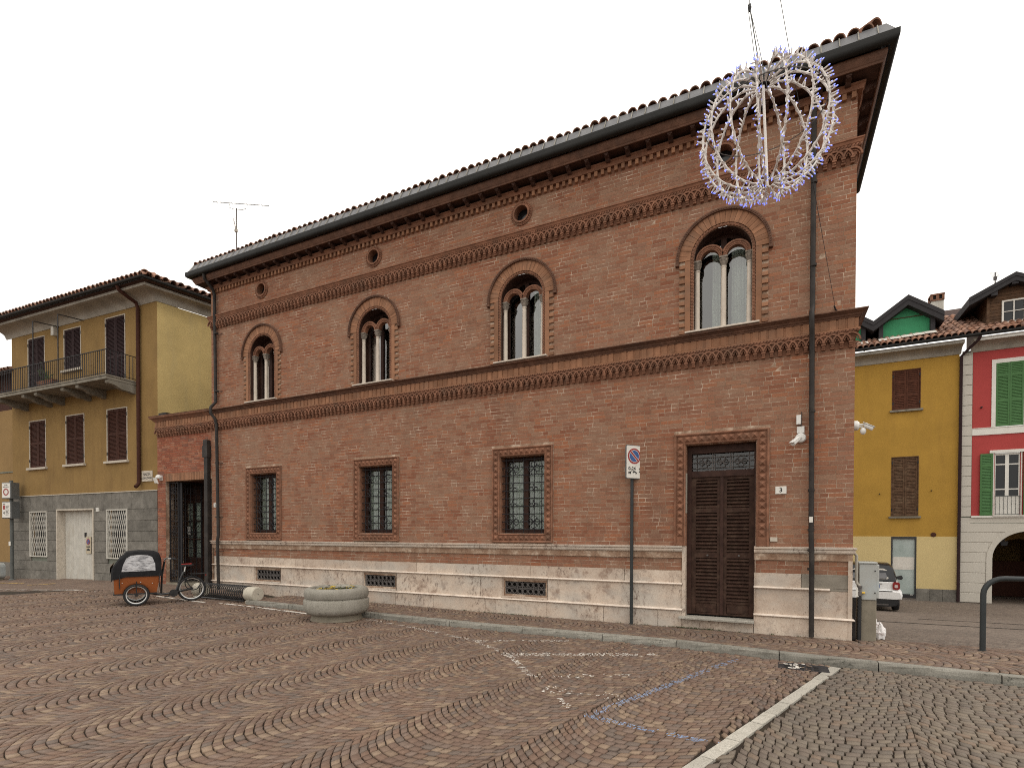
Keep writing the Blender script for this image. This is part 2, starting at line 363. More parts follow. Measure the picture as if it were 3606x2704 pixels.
M['sh_green'] = simple('green shutter paint', (.06,.145,.05), .6, .2, var=.08, scale=5)
M['white'] = simple('white paint', (.62,.60,.55), .5, .4, var=.06, scale=5)
M['white_dirty'] = simple('off white paint', (.46,.44,.39), .6, .25, var=.12, scale=5, dirt=(.33,.29,.235), dscale=3, streak=True)
M['sill'] = simple('pale stone sill', (.46,.41,.34), .8, .2, var=.15, scale=10)
M['balc_stone'] = simple('mossy grey stone', (.21,.19,.155), .9, .15, var=.35, scale=6, bump=.4, bscale=30, dirt=(.07,.065,.05), dscale=3)
M['grey_metal'] = simple('grey green metal', (.085,.09,.085), .55, .3, metal=0, var=.15)
M['dark_metal'] = simple('dark grey metal', (.026,.030,.031), .5, .3, metal=0, var=.12, scale=4)
M['sign_back'] = simple('sign back grey', (.12,.125,.125), .5, .4, metal=.3)
M['sign_face'] = simple('sign face', (.62,.60,.55), .45, .4, var=.05, scale=9)
M['sign_red'] = simple('sign red', (.26,.02,.02), .45, .4, var=.05)
M['sign_blue'] = simple('sign blue', (.03,.085,.24), .45, .4, var=.05)
M['ink'] = simple('black print', (.02,.02,.02), .6, .3, var=.05)
M['concrete'] = granite('rough concrete', (.225,.21,.175), (.31,.29,.25), (.11,.10,.083), .6)
M['concrete_pale'] = simple('pale concrete', (.43,.395,.325), .85, .2, var=.1, scale=12, bump=.15)
M['pedestal'] = simple('stained concrete', (.20,.175,.135), .9, .15, var=.15, scale=5, bump=.2, dirt=(.13,.115,.085), dscale=3)
M['cab_grey'] = simple('grey cabinet plastic', (.33,.335,.315), .6, .3, var=.07, scale=3, dirt=(.33,.38,.40), dscale=3)
M['black'] = simple('black rubber', (.016,.016,.017), .6, .35, var=.2)
M['black_cloth'] = simple('black fabric', (.013,.013,.014), .8, .15, var=.3, scale=8, bump=.6, bscale=12)
M['black_paint'] = simple('black paint', (.015,.015,.016), .3, .5)
M['orange_wood'] = simple('orange brown panel', (.225,.062,.014), .5, .25, var=.1, scale=4)
M['chrome'] = simple('bright metal', (.6,.6,.58), .3, .5, metal=.8, var=.1)
M['seat_red'] = simple('red seat trim', (.42,.03,.025), .5, .4)
M['car_white'] = simple('white car paint', (.70,.70,.69), .25, .5, var=.02)
M['car_glass'] = simple('dark car glass', (.012,.013,.015), .12, .35, var=.05)
M['lamp_red'] = simple('red lamp lens', (.22,.012,.012), .2, .5, var=.1)
M['lamp_clear'] = simple('clear lamp lens', (.5,.42,.4), .2, .5)
M['plate_white'] = simple('plate white', (.72,.72,.70), .4, .4)
M['plastic_bag'] = simple('white plastic bag', (.70,.68,.67), .4, .4, var=.15, scale=9, dirt=(.45,.32,.3), dscale=9)
M['yellow'] = simple('yellow plastic', (.65,.42,.06), .5, .4)
M['tube_white'] = simple('cream plastic tube', (.66,.62,.58), .4, .4, var=.06)
def led():
    k = NT('lit blue white bulb'); k.b.inputs['Emission Color'].default_value = (.10,.17,1.0,1); k.b.inputs['Emission Strength'].default_value = 1.1
    return k.fin((.45,.5,.75), .3, .5)
M['led'] = led()
M['green_sheet'] = simple('green membrane', (.03,.23,.10), .6, .3, var=.12, scale=4)
M['bitumen'] = simple('dark eave sheathing', (.030,.028,.030), .7, .2, var=.15)
M['board'] = simple('brown weatherboard', (.085,.045,.023), .75, .25, var=.3, scale=7, dirt=(.055,.033,.02), dscale=3, rnd=.15)
M['sheet'] = simple('pale roofing sheet', (.55,.52,.47), .7, .2, var=.1)
M['leaf'] = simple('plant leaves', (.05,.085,.025), .7, .3, var=.4, scale=20, rnd=.3)
M['petal'] = simple('yellow petals', (.72,.50,.03), .6, .3, var=.1, rnd=.1)
M['petal_dark'] = simple('dark petals', (.02,.012,.02), .6, .3)
M['soil'] = simple('planter soil', (.035,.025,.018), .95, .1)
M['plastic_white'] = simple('camera white', (.64,.63,.6), .4, .4, var=.05)
M['notice'] = simple('weathered notice', (.42,.36,.26), .6, .3, var=.2, scale=12)
M['tan_cloth'] = simple('tan lining', (.26,.19,.12), .7, .3, var=.3, scale=9)
# ------------------------------------------------------------------ ground shapes
def sm(t): t = min(1, max(0, t)); return t*t*(3-2*t)
def zp(x): return float(np.interp(x, [-40,-26,-18.3,-14,-10,-6,9], [-.12,-.07,.09,0,-.06,-.09,-.09]))
def zs(x): return float(np.interp(x, [-30,-18,-15.4,-9,-6,4], [.12,.12,.08,.03,0,0]))
def yk(x): return float(np.interp(x, [-13,-8,-2.4,-1,.1,1.5,4,12], [-1.24,-1.31,-1.30,-1.48,-1.57,-1.66,-1.80,-2.3]))
def zst(x, y): return -.8 * min(1, max(0, (y - 1.0) / 10.0))      # the side street falls away from the square
def zground(x, y):
    if x < -12.3: return zp(x) + .08 * sm((y + 1.2) / 1.2) * sm((-12 - x) / 2)
    if x > -.6 and y > .3: return zst(x, y)
    return zp(x)

XL, XR, YB = -15.38, 0.0, 3.4
CU = [-13.305, -9.51, -5.71, -1.925]       # upper windows
CG = [-13.265, -9.46, -5.69]               # ground floor windows
CD = -1.936                                # door
pal = thing('brick_palazzo', 'long two storey brick palazzo with arched upper windows and a pale stone base', 'building', (0,0,0))

# --- brickwork
def intervals(x0, x1, cuts):
    segs = [(x0, x1)]
    for a, b in cuts:
        ns = []
        for s, e in segs:
            if b <= s or a >= e: ns.append((s, e)); continue
            if a - s > .03: ns.append((s, a))
            if e - b > .03: ns.append((b, e))
        segs = ns
    return segs
def lay(x0, x1, z0, n, ch, cuts, rr, joint=.010):
    out_ = []
    for k in range(n):
        za, zb = z0 + k*ch, z0 + (k+1)*ch - joint
        for s, e in intervals(x0, x1, cuts(za, zb)):
            x = s; first = True; hd = bool(k % 2)
            while x < e - .02:
                hd = not hd if rr.random() < .88 else hd
                L = (.120 if hd else .245) * rr.uniform(.95, 1.05)
                if first: L = (.185 if k % 2 else .06) + rr.uniform(0, .05); first = False
                xe = min(x + L, e)
                if e - xe < .05: xe = e
                if xe - x > .025: out_.append((x, xe - (joint if xe < e else 0), za + rr.uniform(0,.002), zb - rr.uniform(0,.002)))
                x = xe
    return out_
def brick_mesh(bricks, y, name, mat, parent, out=(0,-1)):
    vs = []; fs = []
    for (xa, xb, za, zb) in bricks:
        o = len(vs); yf = y - rng.uniform(.0006, .0022); yb = y + .01; dz = rng.uniform(-.002, .002)
        vs += [(xa,yf,za+dz),(xb,yf,za-dz),(xb,yf,zb-dz),(xa,yf,zb+dz),(xa,yb,za),(xb,yb,za),(xb,yb,zb),(xa,yb,zb)]
        fs += [(o,o+1,o+2,o+3),(o,o+4,o+5,o+1),(o+3,o+2,o+6,o+7),(o,o+3,o+7,o+4),(o+1,o+5,o+6,o+2)]
    me = bpy.data.meshes.new(name); me.from_pydata(vs, [], fs); me.materials.append(mat); me.update()
    return obj(name, me, parent, stuff=True)
def cutB(za, zb):
    c = [(cx-.69, cx+.69) for cx in CG if zb > 1.40 and za < 3.415]
    if za < 3.42: c.append((CD-.768, CD+.768))
    return c
def cutC(za, zb):
    c = []; zm = (za+zb)/2
    for cx in CU:
        if zm < 6.42: c.append((cx-.71, cx+.71))
        elif zm < 6.42+.763: h = math.sqrt(max(0, .763**2-(zm-6.42)**2)); c.append((cx-h, cx+h))
    return c
def cutD(za, zb):
    c = []; zm = (za+zb)/2
    for cx in CU:
        if abs(zm-8.09) < .235: h = math.sqrt(.235**2-(zm-8.09)**2); c.append((cx-h, cx+h))
    return c
def cutP(za, zb): return [(CD-.64, CD+.56)]
rr = random.Random(3)
zoneB = [(b, 0.0) for b in lay(XL, XR, 1.447, 43, (4.545-1.447)/43, cutB, rr)]
zoneC = [(b, 0.0) for b in lay(XL, XR, 5.10, 32, (7.36-5.10)/32, cutC, rr)]
zoneD = [(b, 0.0) for b in lay(XL, XR, 7.74, 9, (8.36-7.74)/9, cutD, rr)]
zoneP = [(b, .03) for b in lay(XL+.03, XR-.03, 1.012, 3, .0707, cutP, rr)]
allb = zoneB + zoneC + zoneD + zoneP
def shown(b):
    (xa, xb, za, zb), y = b
    u0, v0, d = project((xa, y, za)); u1, v1, d = project((xb, y, zb)); return abs((u1-u0)*(v1-v0))
order = sorted(range(len(allb)), key=lambda i: -shown(allb[i])); top = set(order[:296])
unit = MB().cbox(-.5, .5, -.005, .01, -.5, .5, .0).mesh('brick', M['brick'])
# the unit brick has tiny worn corners instead of a chamfer so that it can be scaled to each size
for i in sorted(top):
    (xa, xb, za, zb), y = allb[i]
    obj('brick', unit, pal, ((xa+xb)/2, y + rng.uniform(.0022, .0048), (za+zb)/2), (rng.uniform(-.006,.006), 0, rng.uniform(-.006,.006)), (xb-xa, 1, zb-za))
for nm, yy in (('brickwork', 0.0), ('lower_brickwork', .03)):
    brick_mesh([b for i, (b, y) in enumerate(allb) if i not in top and y == yy], yy, nm, M['brick'], pal)
# side wall bricks on the street side
sb = lay(0.012, YB, 1.447, 45, (4.545-1.447)/45, lambda a, b: [], rr) + lay(.012, YB, 5.10, 33, (7.36-5.10)/33, lambda a, b: [], rr) + lay(.012, YB, 7.74, 9, .0689, lambda a, b: [], rr)
o = brick_mesh(sb, 0.0, 'side_brickwork', M['brick'], pal); o.rotation_euler = (0, 0, R(90))

# --- wall sheets behind the bricks, with every opening cut through
def holed(mb, x0, x1, z0, z1, y, holes, mi=0):
    xs = sorted({x0, x1, *[h[0] for h in holes], *[h[1] for h in holes]}); zz = sorted({z0, z1, *[h[2] for h in holes], *[h[3] for h in holes]})
    for i in range(len(xs)-1):
        for j in range(len(zz)-1):
            cx, cz = (xs[i]+xs[i+1])/2, (zz[j]+zz[j+1])/2
            if not (x0 <= cx <= x1 and z0 <= cz <= z1) or any(h[0] < cx < h[1] and h[2] < cz < h[3] for h in holes): continue
            mb.quad((xs[i],y,zz[j]), (xs[i+1],y,zz[j]), (xs[i+1],y,zz[j+1]), (xs[i],y,zz[j+1]), mi)
holes = [(cx-.49, cx+.49, 1.66, 3.223) for cx in CG] + [(CD-.56, CD+.555, .2, 3.205)] + [(cx-.46, cx+.46, 5.165, 6.42+.46) for cx in CU] + [(cx-.15, cx+.15, 7.94, 8.24) for cx in CU]
w = MB()
holed(w, XL, XR, 1.23, 8.62, 0.0, holes); holed(w, XL+.03, XR-.03, 1.0, 1.24, .031, [(CD-.63, CD+.545, .9, 1.3)])
holed(w, XL+.03, XR-.03, -.15, 1.3, 0.062, [(cx-.45, cx+.46, .41, .675) for cx in (-13.18, -9.40, -5.65)] + [(CD-.56, CD+.555, .2, 3.2)])
for cx in CU:
    for sgn in (-1, 1):
        p = arcpts((cx, 6.42), .46, R(90), R(90 - sgn*90), 10); c = (cx+sgn*.46, 6.88)
        for a, b in zip(p[:-1], p[1:]): w.poly([(c[0],.004,c[1]), (a[0],.004,a[1]), (b[0],.004,b[1])])
    for q in range(4):
        p = arcpts((cx, 8.09), .15, R(90*q), R(90*q+90), 6); sx, sz = ((1,1),(-1,1),(-1,-1),(1,-1))[q]; c = (cx+sx*.15, 8.09+sz*.15)
        for a, b in zip(p[:-1], p[1:]): w.poly([(c[0],.004,c[1]), (a[0],.004,a[1]), (b[0],.004,b[1])])
w.quad((0-.004,0,-.9),(0-.004,YB,-.9),(0-.004,YB,8.62),(0-.004,0,8.62)); w.quad((XL,0,-.2),(XL,YB,-.2),(XL,YB,8.62),(XL,0,8.62)); w.quad((XL,YB,-.9),(XR,YB,-.9),(XR,YB,8.62),(XL,YB,8.62))
w.build('wall', M['mortar'], pal)

# --- mouldings that run along the front and turn both corners
def moulding(name, prof, mat, xl=XL, xr=XR, lret=.35, rret=YB, smooth=False, parent=pal, y0=0.0):
    mb = MB(); n = len(prof)
    def ringpts(o, z):
        pts = []
        pts.append((xl-o, lret, z) if lret else (xl, y0-o, z))
        if lret: pts.append((xl-o, y0-o, z))
        if rret: pts += [(xr+o, y0-o, z), (xr+o, rret, z)]
        else: pts.append((xr, y0-o, z))
        return pts
    rows = [ringpts(o, z) for o, z in prof]; m = len(rows[0]); vs = [p for r_ in rows for p in r_]
    fs = [(i*m+j, i*m+j+1, (i+1)*m+j+1, (i+1)*m+j) for i in range(n-1) for j in range(m-1)]
    mb.add(vs, fs)
    mb.poly([rows[i][0] for i in range(n)]); mb.poly([rows[i][-1] for i in range(n)][::-1])
    return mb.build(name, mat, parent, smooth=smooth)
def halfround(o0, z0, z1, r, n=6):
    zc = (z0+z1)/2; h = (z1-z0)/2
    return [(o0, z0)] + [(o0 + r*math.cos(a), zc + h*math.sin(a)) for a in [-math.pi/2 + math.pi*i/n for i in range(n+1)]] + [(o0, z1)]

# frieze: interlaced little arches on stepped corbels (every unit an object sharing one mesh)
P_ = XL / -126.0
def frieze_unit():
    u = MB(); p = P_
    u.box(-.030, .030, -.082, .02, .060, .085); u.box(-.024, .024, -.066, .02, .030, .060); u.box(-.027, .027, -.050, .02, 0, .032)
    # plate between the ribs, its underside cut by the two pointed arches
    zs0 = .085; low = [(-p/2, zs0+.088), (-.050, zs0+.058), (-.040, zs0+.030), (-.031, zs0+.010), (-.029, zs0-.012)]
    hi = [(-x, z) for x, z in low[::-1]]
    pts = low + hi[0:] ; pts = [q for i, q in enumerate(pts) if i == 0 or (abs(q[0]-pts[i-1][0]) + abs(q[1]-pts[i-1][1])) > 1e-5]
    polyg = [(x, -.046, z) for x, z in pts] + [(p/2, -.046, .236), (-p/2, -.046, .236)]
    u.prism(polyg, (0, .052, 0))
    q = MB().ring((0, 0), p-.012, p+.012, -.078, -.046, R(3), R(177), 12); u.add([(x, y, zs0 + z*1.07) for x, y, z in q.v], q.f)
    q = MB().ring((0, 0), p-.034, p-.022, -.060, -.046, R(12), R(168), 10); u.add([(x, y, zs0 + z*1.04) for x, y, z in q.v], q.f)
    # small cusps that make the opening a trefoil
    for s in (-1, 1): u.box(s*.046-.007, s*.046+.007, -.046, .0, .112, .132)
    return u
fr_me = frieze_unit().mesh('frieze_arch', M['terra'])
def frieze(z0, parent=pal, n=126, p=P_, xr=0.0, me=fr_me, y=0.0):
    for i in range(n): obj('frieze_arch', me, parent, (xr - p*(i+.5), y + rng.uniform(-.002,.002), z0), (0, rng.uniform(-.012,.012), 0))
def rope(path, r, pitch, ang=38, n=5):
    """twisted-rope moulding in the XZ plane: slanted spindles along a path of (x,y,z)"""
    u = MB(); P = [Vector(q) for q in path]; acc = 0.0
    for a, b in zip(P[:-1], P[1:]):
        t = (b-a); L = t.length; t.normalize(); nrm = Vector((-t.z, 0, t.x)); x = pitch - acc
        while x <= L:
            c = a + t*x; d = t*math.cos(R(ang)) + nrm*math.sin(R(ang)); u.tube([c - d*r*1.5, c, c + d*r*1.5], [r*.35, r, r*.35], n); x += pitch
        acc = (acc + L) % pitch
    return u
for z0 in (4.550, 7.372):
    frieze(z0)
    moulding('frieze_backing', [(.006, z0-.01), (.006, z0+.236), (.046, z0+.236), (.046, z0+.272), (0, z0+.272)], M['terra'])
    rope([(XL-.03, -.060, z0+.250), (XR+.055, -.060, z0+.250)], .021, .050).build('rope_moulding', M['terra'], pal)
# soldier course between the lower frieze and the string course
sb_me = MB().cbox(-.5, .5, -.052, .0, -.5, .5, .0).mesh('soldier_brick', M['terra_light'])
for i in range(126): obj('soldier_brick', sb_me, pal, (XR - P_*(i+.5), rng.uniform(-.002,.002), 4.918), (0,0,0), (P_*.72, 1, .15))
moulding('soldier_backing', [(.03, 4.818), (.060, 4.820), (.060, 4.838), (.038, 4.845), (.040, 5.0), (.03, 5.0)], M['terra_light'])
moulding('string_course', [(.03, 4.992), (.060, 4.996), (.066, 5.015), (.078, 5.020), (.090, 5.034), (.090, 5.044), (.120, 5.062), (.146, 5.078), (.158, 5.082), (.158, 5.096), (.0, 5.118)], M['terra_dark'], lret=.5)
moulding('upper_string_course', [(.046, 7.642), (.060, 7.644), (.056, 7.650), (.064, 7.655), (.078, 7.690), (.094, 7.70), (.094, 7.715), (.0, 7.742)], M['terra'])
# cornice: dentils, brackets, soffit, boards, gutter
nd = 120
dm = MB().cbox(-.031, .031, -.055, .02, 0, .095, .004).mesh('dentil', M['terra_light'])
for i in range(nd): obj('dentil', dm, pal, (XR - .05 - i*.1282, rng.uniform(-.002,.003), 8.357), (0, rng.uniform(-.02,.02), 0))
moulding('dentil_backing', [(.004, 8.345), (.004, 8.45), (.064, 8.45), (.066, 8.468), (.068, 8.475), (.085, 8.510), (.10, 8.520), (.10, 8.545), (.0, 8.56)], M['terra'])
moulding('cornice_wall', [(.005, 8.54), (.015, 8.63)], M['wood_eave'])
def bracket():
    u = MB(); pts = [(0,.0),( -.05,.0),(-.075,.012),(-.10,.03),(-.125,.034),(-.15,.05),(-.185,.055),(-.185,.085),(0,.085)]
    u.prism([(-.038, y, z) for y, z in pts], (.076, 0, 0)); u.box(-.05, .05, -.20, -.0, .085, .105)
    u.tube([(-.02,-.16,.05),(.02,-.16,.05)], .02, 6); return u
bm_ = bracket().mesh('bracket', M['wood_eave'])
for i in range(41): obj('bracket', bm_, pal, (XR - .14 - i*.376, -.07, 8.503))
for i in range(9): obj('bracket', bm_, pal, (.07, .12 + i*.376, 8.503), (0,0,R(90)))
moulding('soffit', [(.0, 8.612), (.285, 8.600), (.285, 8.615)], M['wood_eave'])
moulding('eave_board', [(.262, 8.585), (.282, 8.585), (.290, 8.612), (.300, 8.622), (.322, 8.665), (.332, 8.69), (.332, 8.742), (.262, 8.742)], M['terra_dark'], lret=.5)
gp = [(.330, 8.872)] + [(.395 + .064*math.cos(a), 8.80 + .066*math.sin(a)) for a in [R(180 + 180*i/8) for i in range(9)]] + [(.460, 8.875), (.452, 8.884), (.443, 8.875), (.440, 8.80), (.40, 8.76)]
moulding('gutter', gp, M['gutter'], lret=.6, smooth=True)
moulding('roof_flashing', [(.43, 8.872), (.425, 8.885), (.310, 9.105), (.285, 9.110)], M['zinc'], lret=.6)
seam_me = MB().bar((0, -.436, 8.900), (0, -.322, 9.108), .014, .010).mesh('flashing_seam', M['concrete'])
x = XR + .2
while x > XL - .3: obj('flashing_seam', seam_me, pal, (x, 0, 0)); x -= .24
# hipped roof, tiles on the front slope
ZR, YR = 9.62, 1.48
rf = MB(); e = .285; ZE = 9.105
rf.quad((XL-e,-e,ZE), (XR+e,-e,ZE), (XR-1.5,YR,ZR), (XL+1.5,YR,ZR)); rf.quad((XR+e,-e,ZE), (XR+e,YB+e,ZE), (XR-1.5,YR,ZR), (XR-1.5,YR,ZR))
rf.quad((XR+e,YB+e,ZE), (XL-e,YB+e,ZE), (XL+1.5,YR,ZR), (XR-1.5,YR,ZR)); rf.quad((XL-e,YB+e,ZE), (XL-e,-e,ZE), (XL+1.5,YR,ZR), (XL+1.5,YR,ZR))
rf.build('roof', M['under'], pal)
def tile_mesh(r0=.076, r1=.060, L=.44, t=.014, n=8):
    u = MB(); vs = []
    for (r, y) in ((r0, 0), (r1, L)):
        for rad in (r, r-t):
            vs += [(rad*math.cos(math.pi*i/n), y, rad*1.12*math.sin(math.pi*i/n)) for i in range(n+1)]
    m = n+1; fs = []
    for i in range(n): fs += [(i, i+1, 2*m+i+1, 2*m+i), (m+i, 3*m+i, 3*m+i+1, m+i+1), (i, m+i, m+i+1, i+1)]
    return u.add(vs, fs)
tm = tile_mesh(.088, .072).mesh('roof_tile', M['tile'])
smooth_mesh(tm, 50)
sl = math.atan2(ZR-ZE, YR+e); npit = .174; nt_ = int((XR-XL+2*e)/npit)
st = MB(); ref = tile_mesh(.086, .070)
for i in range(nt_):
    x = XL - e + .08 + i*npit
    for r_ in range(6):
        d = r_*.33; y = -e - .015 + d*math.cos(sl); z = ZE - .022 + d*math.sin(sl)
        lim = d*math.cos(sl)*.9
        if x < XL-e+lim or x > XR+e-lim: continue
        tilt = sl - R(2.4) + rng.uniform(-.02,.02)
        if r_ < 3: obj('roof_tile', tm, pal, (x + rng.uniform(-.008,.008), y + rng.uniform(-.02,.02), z + rng.uniform(-.004,.006)), (tilt, rng.uniform(-.05,.05), rng.uniform(-.03,.03)))
        else:
            c, s_ = math.cos(tilt), math.sin(tilt); st.add([(vx + x, y + vy*c - vz*s_, z + vy*s_ + vz*c) for vx, vy, vz in ref.v], ref.f)
st.build('upper_roof_tiles', M['tile'], pal, stuff=True)
for i in range(6):   # hip caps running up from the street corner
    k = i*.33; obj('hip_tile', tm, pal, (XR+.20-k*.66, -e+.06+k*.66, 9.165+k*.245), (R(15), 0, R(45)), (1.35,1,1.25))

# --- plinth in pale limestone
segs = [(XL, CD-.62), (CD+.535, XR)]
for a, b in segs:
    r_ = YB if b == XR else 0; l_ = .35 if a == XL else 0
    moulding('plinth_cornice', [(-.03, 1.335), (.012, 1.338), (.030, 1.352), (.036, 1.375), (.028, 1.398), (.034, 1.404), (.050, 1.412), (.052, 1.442), (-.02, 1.452)], M['marble'], a, b, l_, r_)
    moulding('plinth_band', [(-.06, 1.224), (-.022, 1.226), (-.020, 1.30), (-.010, 1.335), (-.06, 1.34)], M['marble_band'], a, b, l_, r_)
    moulding('roll_moulding', halfround(-.036, .284, .334, .072), M['marble_roll'], a, b, l_, r_, True)
moulding('roll_moulding', halfround(-.04, .744, .790, .058), M['marble_roll'], XL, CD-.62, .35, 0, True)
moulding('roll_moulding', halfround(-.04, .744, .790, .058), M['marble_roll'], CD+.535, -.30, 0, 0, True)
def stones(x0, x1, z0, z1, y, cuts, lo, hi, c=.004):
    for s, e_ in intervals(x0, x1, cuts):
        x = s
        while x < e_ - .01:
            L = rng.uniform(lo, hi); xe = min(x+L, e_)
            if e_ - xe < .35: xe = e_
            MB().cbox(x+.003, xe-.003, y + rng.uniform(-.003,.003), .07, z0, z1, c).build('plinth_stone', M['marble'], pal); x = xe
dc = (CD-.62, CD+.535); vc = [(cx-.50, cx+.51) for cx in (-13.18, -9.40, -5.65)]
stones(XL, XR, -.12, .287, 0.0, [dc], .9, 1.5)
stones(XL+.03, XR-.03, .33, .748, .03, [dc] + vc, 1.2, 2.6)
stones(XL+.03, -.70, .788, 1.010, .03, [dc], 1.0, 2.2)
MB().cbox(-.698, -.033, .026, .07, .788, 1.010, .005).build('cement_patch', M['cement'], pal); MB().cbox(-.295, -.033, .0275, .07, .749, .7865, .004).build('cement_patch', M['cement'], pal)
# the same base on the street side, plain
MB().box(-.06, -.002, .0, YB, -.9, 1.23).build('side_plinth', M['marble'], pal)
# door jamb stones
for xa, xb in ((CD-.62, CD-.562), (CD+.558, CD+.535+.02)):
    MB().box(min(xa,xb), max(xa,xb), -.002 if xa > CD else -.004, .3, .20, 1.44).build('jamb_stone', M['marble'], pal)
# basement vents
def ringtube(mb, c, r, y, t, n=12, a0=0, a1=360):
    P = [(c[0]+r*math.cos(R(a0+(a1-a0)*i/n)), y, c[1]+r*math.sin(R(a0+(a1-a0)*i/n))) for i in range(n+1)]
    mb.tube(P[:-1] if a1-a0 == 360 else P, t, 4, closed=(a1-a0 == 360))
for cx in (-13.18, -9.40, -5.65):
    v = MB(); o_ = (cx-.50, cx+.51, .333, .745); i_ = (cx-.45, cx+.455, .412, .672)
    A = [(o_[0],.022,o_[2]),(o_[1],.022,o_[2]),(o_[1],.022,o_[3]),(o_[0],.022,o_[3])]; B = [(i_[0],.11,i_[2]),(i_[1],.11,i_[2]),(i_[1],.11,i_[3]),(i_[0],.11,i_[3])]
    v.quad(A[0],A[1],B[1],B[0]); v.quad(A[1],A[2],B[2],B[1]); v.quad(A[2],A[3],B[3],B[2]); v.quad(A[3],A[0],B[0],B[3])
    v.box(cx-.50, cx+.51, -.008, .03, .330, .365)
    p = v.build('basement_vent', M['marble'], pal)
    MB().quad((cx-.46,.16,.40),(cx+.46,.16,.40),(cx+.46,.16,.69),(cx-.46,.16,.69)).build('vent_recess', M['dark'], p)
    g = MB(); 
    for k in range(8): g.bar((cx-.42+k*.12,.09,.412), (cx-.42+k*.12,.09,.672), .014)
    for k in range(7):
        for zc in (.475, .61): ringtube(g, (cx-.36+k*.12, zc), .048, .085, .010, 8)
    g.bar((cx-.45,.088,.542), (cx+.455,.088,.542), .016)
    g.build('vent_grille', M['iron_grey'], p)

# --- ground floor windows
stud = MB(); s5 = .048
stud.add([(-s5,0,-s5),(s5,0,-s5),(s5,0,s5),(-s5,0,s5),(0,-.040,0)], [(0,1,4),(1,2,4),(2,3,4),(3,0,4)])
stud_me = stud.mesh('stud', M['terra'])
def frame_ring(mb, o, i, yo, yi):
    """flat or sloping picture-frame band from outer rectangle o to inner rectangle i (xa,xb,za,zb)"""
    A = [(o[0],yo,o[2]),(o[1],yo,o[2]),(o[1],yo,o[3]),(o[0],yo,o[3])]; B = [(i[0],yi,i[2]),(i[1],yi,i[2]),(i[1],yi,i[3]),(i[0],yi,i[3])]
    for k in range(4): mb.quad(A[k], A[(k+1)%4], B[(k+1)%4], B[k])
def grow(r_, d): return (r_[0]-d, r_[1]+d, r_[2]-d, r_[3]+d)
def surround(mb, op, sides=4):
    bands = [(.0,.02), (.012,-.03), (.030,-.042), (.042,-.020), (.145,-.018), (.150,-.030), (.165,-.045), (.180,-.045), (.188,-.030), (.188,.01)]
    for (d0, y0), (d1, y1) in zip(bands[:-1], bands[1:]): frame_ring(mb, grow(op, d1), grow(op, d0), y1, y0)
def quatrefoil(g, c, r, y, t):
    for dx, dz in ((1,0),(-1,0),(0,1),(0,-1)): ringtube(g, (c[0]+dx*r, c[1]+dz*r), r*.86, y, t*.8, 10)
for cx in CG:
    op = (cx-.49, cx+.49, 1.66, 3.223); f = MB(); surround(f, op)
    for (x0, x1, z0, z1) in ((op[0],op[0],op[2],op[3]), (op[1],op[1],op[2],op[3])): f.quad((x0,0.02,z0),(x0,.30,z0),(x0,.30,z1),(x0,.02,z1))
    f.quad((op[0],.02,op[2]),(op[1],.02,op[2]),(op[1],.30,op[2]),(op[0],.30,op[2])); f.quad((op[0],.02,op[3]),(op[1],.02,op[3]),(op[1],.30,op[3]),(op[0],.30,op[3]))
    p = f.build('grated_window', M['terra'], pal)
    n = 11; st_ = (2*(.49+.094))/(n-1)
    for k in range(n):
        for zc in (op[2]-.094, op[3]+.094): obj('stud', stud_me, p, (cx-.584+k*st_, -.019, zc))
    m_ = 14; sv = (op[3]-op[2]+.188)/(m_+1)
    for k in range(1, m_+1):
        for s_ in (-1, 1): obj('stud', stud_me, p, (cx+s_*.584, -.019, op[2]-.094+k*sv))
    g = MB(); y = .075
    for k in range(10): z = op[2] + .08 + k*.158; g.tube([(op[0],y,z),(op[1],y,z)], .010, 5)
    for x in (-.40, -.235, 0, .235, .40): g.tube([(cx+x,y+.012,op[2]),(cx+x,y+.012,op[3])], .009, 5)
    for x in (-.235, .235):
        for z in (op[2]+.235, op[3]-.25): quatrefoil(g, (cx+x, z), .072, y-.015, .010)
        for z in (op[2]+.60, op[2]+.93):
            for a in (45, 135, 225, 315):
                ringtube(g, (cx+x+.075*math.cos(R(a)), z+.075*math.sin(R(a))), .05, y-.015, .008, 5, a+90, a+260)
    g.build('window_grille', M['iron'], p)
    c_ = MB(); r0 = (op[0]+.002, op[1]-.002, op[2]+.002, op[3]-.002)
    for a, b in ((r0[0], r0[0]+.07), (cx-.055, cx+.055), (r0[1]-.07, r0[1])): c_.box(a, b, .20, .26, r0[2], r0[3])
    for xa, xb in ((r0[0]+.07, cx-.055), (cx+.055, r0[1]-.07)):
        c_.box(xa, xb, .203, .257, r0[2], r0[2]+.09); c_.box(xa, xb, .203, .257, r0[3]-.07, r0[3])
    c_.build('casement', M['wood'], p)
    for xa, xb in ((r0[0]+.07, cx-.055), (cx+.055, r0[1]-.07)): MB().quad((xa,.23,r0[2]+.09),(xb,.23,r0[2]+.09),(xb,.23,r0[3]-.07),(xa,.23,r0[3]-.07)).build('pane', M['glass'], p)
    cu = MB(); nx = 40
    pts = [(op[0]+.03+(op[1]-op[0]-.06)*i/nx, .30 + .018*math.sin(i*1.9) + .01*math.sin(i*.7)) for i in range(nx+1)]
    for a, b in zip(pts[:-1], pts[1:]): cu.quad((a[0],a[1],op[2]),(b[0],b[1],op[2]),(b[0],b[1],op[3]),(a[0],a[1],op[3]))
    cu.build('curtain', M['curtain'], p)
    MB().box(op[0]-.05, op[1]+.05, .36, .8, op[2]-.05, op[3]+.05).build('room', M['dark'], p)

